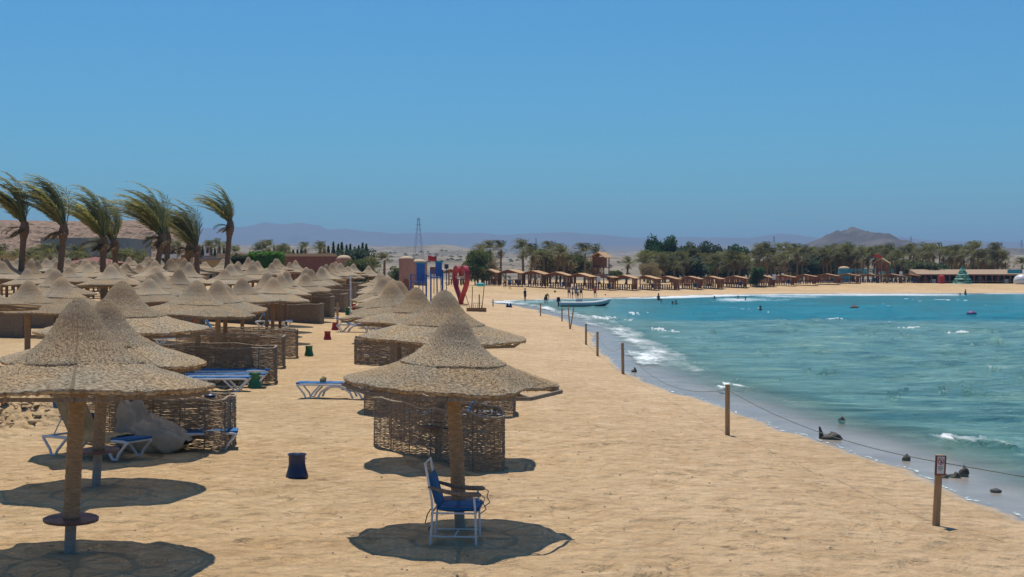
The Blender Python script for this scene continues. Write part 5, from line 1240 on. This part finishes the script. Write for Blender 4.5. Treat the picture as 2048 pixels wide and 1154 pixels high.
x = PX(1688, 299.5); t = thing('teal_shed', 'teal round roofed shed behind the first letters of the sign', 'shed', (x, 299.5, H(x, 299.5))); zz = zpx(538, 299.5)-H(x, 299.5)
MB().box((0, 0, zz/2), (2.1, 2, zz)).build('wall', 'teal', t); MB().lathe([(1.25, zz), (1.15, zz+.25), (.7, zz+.5), (0, zz+.6)], 14).build('roof', 'dome', t, True)
# market hall on the right
d = 292; x0, x1 = PX(1836, d), PX(2150, d); z = H((x0+x1)/2, d); t = thing('market_hall', 'long brown market hall with a pale thatched roof and open shop fronts', 'building', (x0, d, z)); W_ = x1-x0; zr = zpx(551, d)-z
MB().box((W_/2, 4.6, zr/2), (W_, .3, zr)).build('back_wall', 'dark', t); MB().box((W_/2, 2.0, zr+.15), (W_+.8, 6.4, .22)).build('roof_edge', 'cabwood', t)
MB().add([(-.4, -1.2, zr+.27), (W_+.4, -1.2, zr+.27), (W_+.4, 5, zr+1.25), (-.4, 5, zr+1.25), (-.4, 5, zr+.27), (W_+.4, 5, zr+.27)], [(0, 1, 2, 3), (3, 2, 5, 4), (0, 3, 4), (1, 5, 2)]).build('roof', 'hallroof', t)
for k in range(27):
    MB().box((k*W_/26, -1.0, zr/2), (.18, .18, zr)).build('post', 'cabwood', t)
    if k % 3 == 1: MB().box((k*W_/26+.6, 1.0, zr*.42), (1.0, .4, zr*.8)).build('shop_front', ['redroof', 'navy', 'redcloth', 'wallg', 'brown'][k//3 % 5], t)
    if k % 4 == 2: MB().box((k*W_/26+.5, -.4, .45), (1.0, .5, .9)).build('counter', ['dome', 'redroof', 'white'][k % 3], t)
MB().box((W_/2, -1.3, .5), (W_, .08, .12)).build('railing', 'oldwood', t)
o = MB().box((0, 0, 0), (3.0, .2, .8)).build('blue_sign', 'teal', None); o.location = (PX(2030, 290), 290, zpx(543, 290)); o.data = o.data; tag(o, 'long blue sign panel on the market hall roof', 'sign')
x = PX(2044, 280); t = thing('white_tent', 'rounded white tent at the right end of the beach', 'tent', (x, 280, H(x, 280))); MB().lathe([(1.6, 0), (1.6, .9), (1.3, 1.5), (.7, 1.9), (0, 2.0)], 16).build('tent_cover', 'white', t, True)
# tiered green tree decoration
def xtree():
    d = 280; x = PX(1925, d); z = H(x, d); t = thing('tiered_tree', 'green tiered cone shaped tree decoration on the sand', 'tree decoration', (x, d, z)); h = zpx(534, d)-z
    for k in range(8):
        f = k/8; r = 1.9*(1-f)+.15; MB().lathe([(0, h*f-.0), (r, h*f+.02), (r*1.02, h*f+.08), (r*.60, h*(f+.17)), (0, h*(f+.17)+.02)], 16, jit=.06).build('tier', 'xtree' if k % 2 else 'xtree2', t)
xtree()
o = MB().box((0, 0, .8), (1.0, .9, 1.5)).lathe([(0, 1.55), (.55, 1.56), (.3, 1.8), (0, 1.85)], 12).build('red_kiosk', 'redcloth', None, False); o.location = (PX(1883, 283), 283, H(x, 283)); tag(o, 'bright red kiosk left of the green tiered tree', 'kiosk')

# ------------------------------------------------------------------ pylons
def pylon(px, d, ytop, label, h=None):
    x = PX(px, d); z = H(x, d)-1; h = zpx(ytop, d)-z; t = thing('power_pylon', label, 'power pylon', (x, d, z), R(15), 'power line pylons'); mb = MB(); w0 = h*.10; lv = [0, .2, .38, .53, .66, .77, .87, 1.0]; th = max(.14, d*.00011)
    def c(f, sx, sy): k = w0*(1-f)**1.1+.012*h; return (sx*k, sy*k, h*f)
    for i in range(7):
        for sx, sy in ((-1, -1), (1, -1), (1, 1), (-1, 1)):
            mb.beam(c(lv[i], sx, sy), c(lv[i+1], sx, sy), th)
        mb.beam(c(lv[i], -1, -1), c(lv[i+1], 1, -1), th*.6); mb.beam(c(lv[i], 1, -1), c(lv[i+1], -1, -1), th*.6)
    mb.build('lattice', 'pylon', t)
    for f in (.72, .84, .95): MB().box((0, 0, h*f), (h*.20*(1.1-f*.4), th, th*1.2)).build('crossarm', 'pylon', t)
pylon(837, 900, 435, 'tall lattice power pylon on the desert rise'); pylon(1822, 2350, 472, 'small distant pylon right of the cone hill'); pylon(2043, 1800, 480, 'distant pylon at the right edge'); pylon(1548, 2300, 473, 'faint distant pylon left of the cone hill')
x = PX(1072, 255); o = MB().tube([(0, 0, 0), (0, 0, zpx(476, 255)-H(x, 255))], .06, 6).build('bare_pole', 'pylon', None); o.location = (x, 255, H(x, 255)); tag(o, 'bare grey pole among the palms', 'pole')
# boulders scattered over the desert: dark scrub
mb = MB(); rs = np.random.RandomState(6); cnt = 0
sx = rs.uniform(650, 2300, 900); sd = rs.uniform(340, 1500, 900); XX = (sx-1024)/F*sd; ZZ = height(XX, sd)
for k in range(900):
    r = rs.uniform(.5, 1.6)*sd[k]/700; c = Vector((XX[k], sd[k], ZZ[k]+r*.2))
    mb.add([c+Vector((r, 0, 0)), c+Vector((0, r, 0)), c+Vector((-r, 0, 0)), c+Vector((0, -r, 0)), c+Vector((0, 0, r*.7))], [(0, 1, 4), (1, 2, 4), (2, 3, 4), (3, 0, 4)])
o = mb.build('desert_scrub', 'leafmid', None); tag(o, kind='stuff')
# clods of dug up sand left of the raised lounger
mb = MB(); rs = np.random.RandomState(15); n = 2600
cd = rs.uniform(33.5, 47, n); cxx = rs.uniform(-18, -10.9, n)+.0; keep = (fbm(cxx/1.6, cd/1.6, 3, 5) > .47) & (cxx < -.31*cd*.93+.4); cxx = cxx[keep]; cd = cd[keep]; cz = height(cxx, cd, None, True)
for k in range(len(cd)):
    r = rs.uniform(.03, .095)*(1.5 if rs.rand() < .1 else 1); c = Vector((cxx[k], cd[k], cz[k]+r*.15)); vs = []
    for zz, rr, m_ in ((-.3, .9, 7), (.25, 1.0, 7), (.62, .55, 7)):
        for q in range(m_): a = 6.283*q/m_; j = rs.uniform(.55, 1.45); vs.append(c+Vector((r*rr*j*math.cos(a), r*rr*j*math.sin(a), r*(zz*.8+rs.uniform(-.22, .22)))))
    vs.append(c+Vector((0, 0, r*.75))); mb.add(vs, [(i*7+q, i*7+(q+1) % 7, i*7+7+(q+1) % 7, i*7+7+q) for i in range(2) for q in range(7)]+[(14+q, 14+(q+1) % 7, 21) for q in range(7)])
o = mb.build('sand_clods', mat('sand_clod', (.56, .40, .22), (.44, .30, .16), .95, 3, bump=.8, bscale=12, bdist=.04), None, True); tag(o, kind='stuff')
# loose stones and scraps on the near sand
mb = MB(); rs = np.random.RandomState(8); n = 420; dd = 17+rs.rand(n)**1.5*45; xx = (rs.uniform(0, 1750, n)-1024)/F*dd; ss = shore_s(xx, dd); zz = height(xx, dd, ss, True)
for k in range(n):
    if ss[k] > -.8: continue
    r = rs.uniform(.008, .028); c = Vector((xx[k], dd[k], zz[k]+r*.3)); a = rs.uniform(0, 6)
    mb.add([c+Vector((r*math.cos(a+q), r*math.sin(a+q)*rs.uniform(.5, 1), 0)) for q in (0, 1.6, 3.1, 4.7)]+[c+Vector((0, 0, r*.7))], [(0, 1, 4), (1, 2, 4), (2, 3, 4), (3, 0, 4)])
o = mb.build('pebbles', 'oldwood', None); tag(o, kind='stuff')

# ------------------------------------------------------------------ boat
def boat():
    d = 160; x = PX(1169, d); t = thing('inflatable_boat', 'grey inflatable boat with outboard motor moored near the far bend', 'boat', (x, d, WZ-.05), R(4))
    for s_ in (-1, 1):
        P = [(-2.95, s_*.75, .38), (-2.0, s_*.82, .36), (0, s_*.85, .36), (1.3, s_*.72, .42), (2.3, s_*.38, .60), (2.85, s_*.03, .78)]
        MB().tube(catmull(P, 4), [.08]+[.25]*(len(catmull(P, 4))-3)+[.2, .14], 12).build('side_tube', 'boat', t, True)
    hu = MB(); sec = [(-2.7, .7, .12), (-1, .75, .0), (1, .66, .0), (2.2, .35, .2), (2.75, .03, .5)]; vs = []
    for (a, b, c) in sec: vs += [(a, -b, .4), (a, -b*.6, c+.05), (a, 0, c-.15), (a, b*.6, c+.05), (a, b, .4)]
    fs = [(i*5+k, i*5+k+1, i*5+6+k, i*5+5+k) for i in range(4) for k in range(4)]+[(0, 4, 3, 2, 1)]
    hu.add(vs, fs).build('hull', 'navy', t); MB().box((-.3, 0, .34), (4.4, 1.2, .04)).build('deck', 'wallg', t)
    MB().box((-2.72, 0, .45), (.08, 1.2, .5)).build('transom', 'wallg', t)
    om = MB().box((-2.95, 0, .85), (.4, .32, .5), taper=.8).box((-2.95, 0, .3), (.14, .12, .8)).build('outboard_motor', 'black', t)
    MB().box((-.6, 0, .62), (.7, .5, .55)).build('console', 'boat', t)
    for a in (-1.6, .6): MB().box((a, 0, .56), (.28, 1.1, .06)).build('bench', 'wallg', t)
boat()

# ------------------------------------------------------------------ people
def skin_mesh(name, V, E, Rr, m):
    me = bpy.data.meshes.new(name+'_cage'); me.from_pydata(V, E, []); o = bpy.data.objects.new(name, me); COL.objects.link(o)
    md = o.modifiers.new('s', 'SKIN'); o.modifiers.new('ss', 'SUBSURF').levels = 1
    for i, r in enumerate(Rr): me.skin_vertices[0].data[i].radius = (r, r) if not hasattr(r, '__len__') else r
    me.skin_vertices[0].data[0].use_root = True
    dg = bpy.context.evaluated_depsgraph_get(); out = bpy.data.meshes.new_from_object(o.evaluated_get(dg)); bpy.data.objects.remove(o); out.name = name
    out.materials.clear(); out.materials.append(MT[m]); out.shade_smooth(); return out
def person_mesh(pose, m='skin'):
    # pelvis, spine, chest, neck, head ; legs ; arms
    V = {'pel': (0, 0, .95), 'wai': (0, 0, 1.10), 'che': (0, 0, 1.33), 'nec': (0, 0, 1.50), 'hea': (0, -.01, 1.62), 'top': (0, 0, 1.73),
         'hl': (.10, 0, .88), 'kl': (.12, -.02, .48), 'al': (.12, .02, .07), 'tl': (.13, -.15, .03), 'hr': (-.10, 0, .88), 'kr': (-.12, -.02, .48), 'ar': (-.12, .02, .07), 'tr': (-.13, -.15, .03),
         'sl': (.19, 0, 1.43), 'el': (.27, .03, 1.15), 'wl': (.27, -.04, .90), 'fl': (.27, -.07, .80), 'sr': (-.19, 0, 1.43), 'er': (-.27, .03, 1.15), 'wr': (-.27, -.04, .90), 'fr': (-.27, -.07, .80)}
    V.update(pose); K = list(V)
    E = [('pel', 'wai'), ('wai', 'che'), ('che', 'nec'), ('nec', 'hea'), ('hea', 'top'), ('pel', 'hl'), ('hl', 'kl'), ('kl', 'al'), ('al', 'tl'), ('pel', 'hr'), ('hr', 'kr'), ('kr', 'ar'), ('ar', 'tr'), ('che', 'sl'), ('sl', 'el'), ('el', 'wl'), ('wl', 'fl'), ('che', 'sr'), ('sr', 'er'), ('er', 'wr'), ('wr', 'fr')]
    rad = {'pel': (.15, .11), 'wai': (.13, .095), 'che': (.155, .11), 'nec': .055, 'hea': .10, 'top': .07, 'hl': .095, 'kl': .06, 'al': .04, 'tl': .03, 'hr': .095, 'kr': .06, 'ar': .04, 'tr': .03, 'sl': .055, 'el': .04, 'wl': .03, 'fl': .025, 'sr': .055, 'er': .04, 'wr': .03, 'fr': .025}
    return skin_mesh('body', [V[k] for k in K], [(K.index(a), K.index(b)) for a, b in E], [rad[k] for k in K], m)
P_STAND = {}
P_HIPS = {'el': (.40, .05, 1.20), 'wl': (.24, -.02, 1.02), 'fl': (.17, -.06, 1.0), 'er': (-.40, .05, 1.20), 'wr': (-.24, -.02, 1.02), 'fr': (-.17, -.06, 1.0), 'kl': (.18, -.06, .5), 'al': (.2, .05, .07), 'tl': (.22, -.12, .03)}
P_BEND = {'pel': (0, .1, .85), 'wai': (0, -.02, 1.0), 'che': (0, -.22, 1.14), 'nec': (0, -.35, 1.22), 'hea': (0, -.44, 1.27), 'top': (0, -.51, 1.33), 'hl': (.10, .08, .8), 'hr': (-.10, .08, .8), 'sl': (.19, -.27, 1.18), 'sr': (-.19, -.27, 1.18),
          'el': (.22, -.32, .9), 'wl': (.15, -.38, .65), 'fl': (.14, -.42, .56), 'er': (-.22, -.32, .9), 'wr': (-.15, -.38, .65), 'fr': (-.14, -.42, .56)}
BODY = {('stand', 'skin'): person_mesh(P_STAND), ('hips', 'skin'): person_mesh(P_HIPS), ('bend', 'tan'): person_mesh(P_BEND, 'tan'), ('stand', 'tan'): person_mesh(P_STAND, 'tan')}
SHORTS = {m: MB().lathe([(.165, .86), (.175, .95), (.16, 1.03)], 12).tube([(.1, 0, .92), (.125, -.015, .66)], [.115, .10], 10).tube([(-.1, 0, .92), (-.125, -.015, .66)], [.115, .10], 10).mesh('shorts', m) for m in ('black', 'redcloth', 'navy')}
SHIRT = {m: MB().lathe([(.16, .95), (.165, 1.1), (.19, 1.3), (.19, 1.42), (.1, 1.49)], 12).tube([(.17, 0, 1.42), (.26, .02, 1.18)], [.075, .065], 8).tube([(-.17, 0, 1.42), (-.26, .02, 1.18)], [.075, .065], 8).mesh('shirt', m) for m in ('redcloth', 'black', 'bluepat', 'cloth')}
HAIR = MB().lathe([(.112, 1.63), (.118, 1.68), (.10, 1.75), (.05, 1.79), (0, 1.795)], 12).mesh('hair', 'black', True)
def person(px, d, label, pose='stand', sk='skin', shorts='black', shirt=None, rz=0, sc=1, dz=0, group='bathers on the far beach'):
    x = PX(px, d); z = max(H(x, d), WZ-.4)+dz; t = thing('person', label, 'person', (x, d, z), rz, group, sc)
    part('body', BODY[(pose, sk)], t)
    if pose != 'bend':
        part('shorts', SHORTS[shorts], t); part('hair', HAIR, t)
        if shirt: part('shirt', SHIRT[shirt], t)
    else:
        part('shorts', SHORTS[shorts], t, loc=(0, .07, -.08)); part('hair', HAIR, t, loc=(0, -1.35, .62), rot=(R(55), 0, 0))
person(1050, 190, 'person in a black swimsuit standing on the wet sand', 'stand', 'skin', 'black', 'black', R(60), 1.02)
person(1092, 176, 'person bending forward in the shallows near the last post', 'bend', 'tan', 'black', None, R(20), 1.1)
person(1138, 206, 'tall shirtless person, left of the group at the water', 'hips', 'skin', 'navy', None, R(10), 1.05)
person(1145, 202, 'person in dark shorts walking in front of the group', 'stand', 'tan', 'black', None, R(90), .95); person(1152, 206, 'person in a pale patterned top in the middle of the group', 'stand', 'skin', 'navy', 'bluepat', 0, .93)
person(1156, 205, 'child beside the patterned top', 'stand', 'skin', 'black', None, R(30), .65); person(1162, 207, 'slim person with hands on hips, right of the group', 'hips', 'skin', 'black', None, R(-20), 1.03)
person(1190, 209, 'child in a red shirt standing at the waterline', 'hips', 'skin', 'black', 'redcloth', 0, .93)
person(1020, 222, 'person in a green top by the cabanas', 'stand', 'skin', 'navy', 'bluepat', 0, 1); person(1009, 225, 'person with a yellow towel next to the blue lounger', 'stand', 'skin', 'black', 'cloth', 0, .9)
for i, (px, y, lab) in enumerate(((1211, 594, 'head of a swimmer near the child in red'), (1317, 600, 'swimmer standing waist deep left of the breakers'), (1322, 605, 'swimmer just below the waist deep one'), (1345, 610, 'swimmer floating on the back'), (1352, 608, 'dark haired swimmer right of the floating one'),
                                (1429, 598, 'lone swimmer left in the turquoise water'), (1476, 597, 'lone swimmer in the middle of the turquoise water'), (1491, 600, 'swimmer with a pink cap'), (1521, 620, 'swimmer at the edge of the turquoise band'), (1920, 591, 'child in the breakers on the right'), (1931, 590, 'adult standing in the breakers on the right'))):
    d = (CAMH-WZ)*F/(y-HZ); person(px, d, lab, 'stand', 'tan', 'black', None, R(40*i), 1.0, 0, 'swimmers in the bay')
    bpy.context.scene.objects[-1]
    t = [o for o in S.objects if o.get('label') == lab][0]; t.location.z = WZ-(1.35 if i not in (1, 10) else .85)
for px, y, m, lab in ((1709, 616, 'redroof', 'dark red buoy in the turquoise water'), (1943, 628, 'purple', 'purple buoy on the right of the turquoise water')):
    d = (CAMH-WZ)*F/(y-HZ); o = MB().lathe([(0, -.25), (.35, -.18), (.5, 0), (.35, .2), (.1, .28), (0, .45)], 14).build('buoy', m, None, True); o.location = (PX(px, d), d, WZ); tag(o, lab, 'buoy')

# ------------------------------------------------------------------ air
hz = MB().box((0, 7500, 140), (34000, 21000, 300)).build('haze', 'white', None); hz.location.z = -10+0; hz['kind'] = 'stuff'
hm = bpy.data.materials.new('haze_air'); hm.use_nodes = True; n = hm.node_tree; n.nodes.clear()
ho = n.nodes.new('ShaderNodeOutputMaterial'); pv = n.nodes.new('ShaderNodeVolumePrincipled'); pv.inputs['Density'].default_value = .00016; pv.inputs['Color'].default_value = (.45, .66, .97, 1); pv.inputs['Anisotropy'].default_value = 0.0
n.links.new(pv.outputs[0], ho.inputs['Volume']); hz.data.materials.clear(); hz.data.materials.append(hm); hm.cycles.homogeneous_volume = True if hasattr(hm.cycles, 'homogeneous_volume') else None
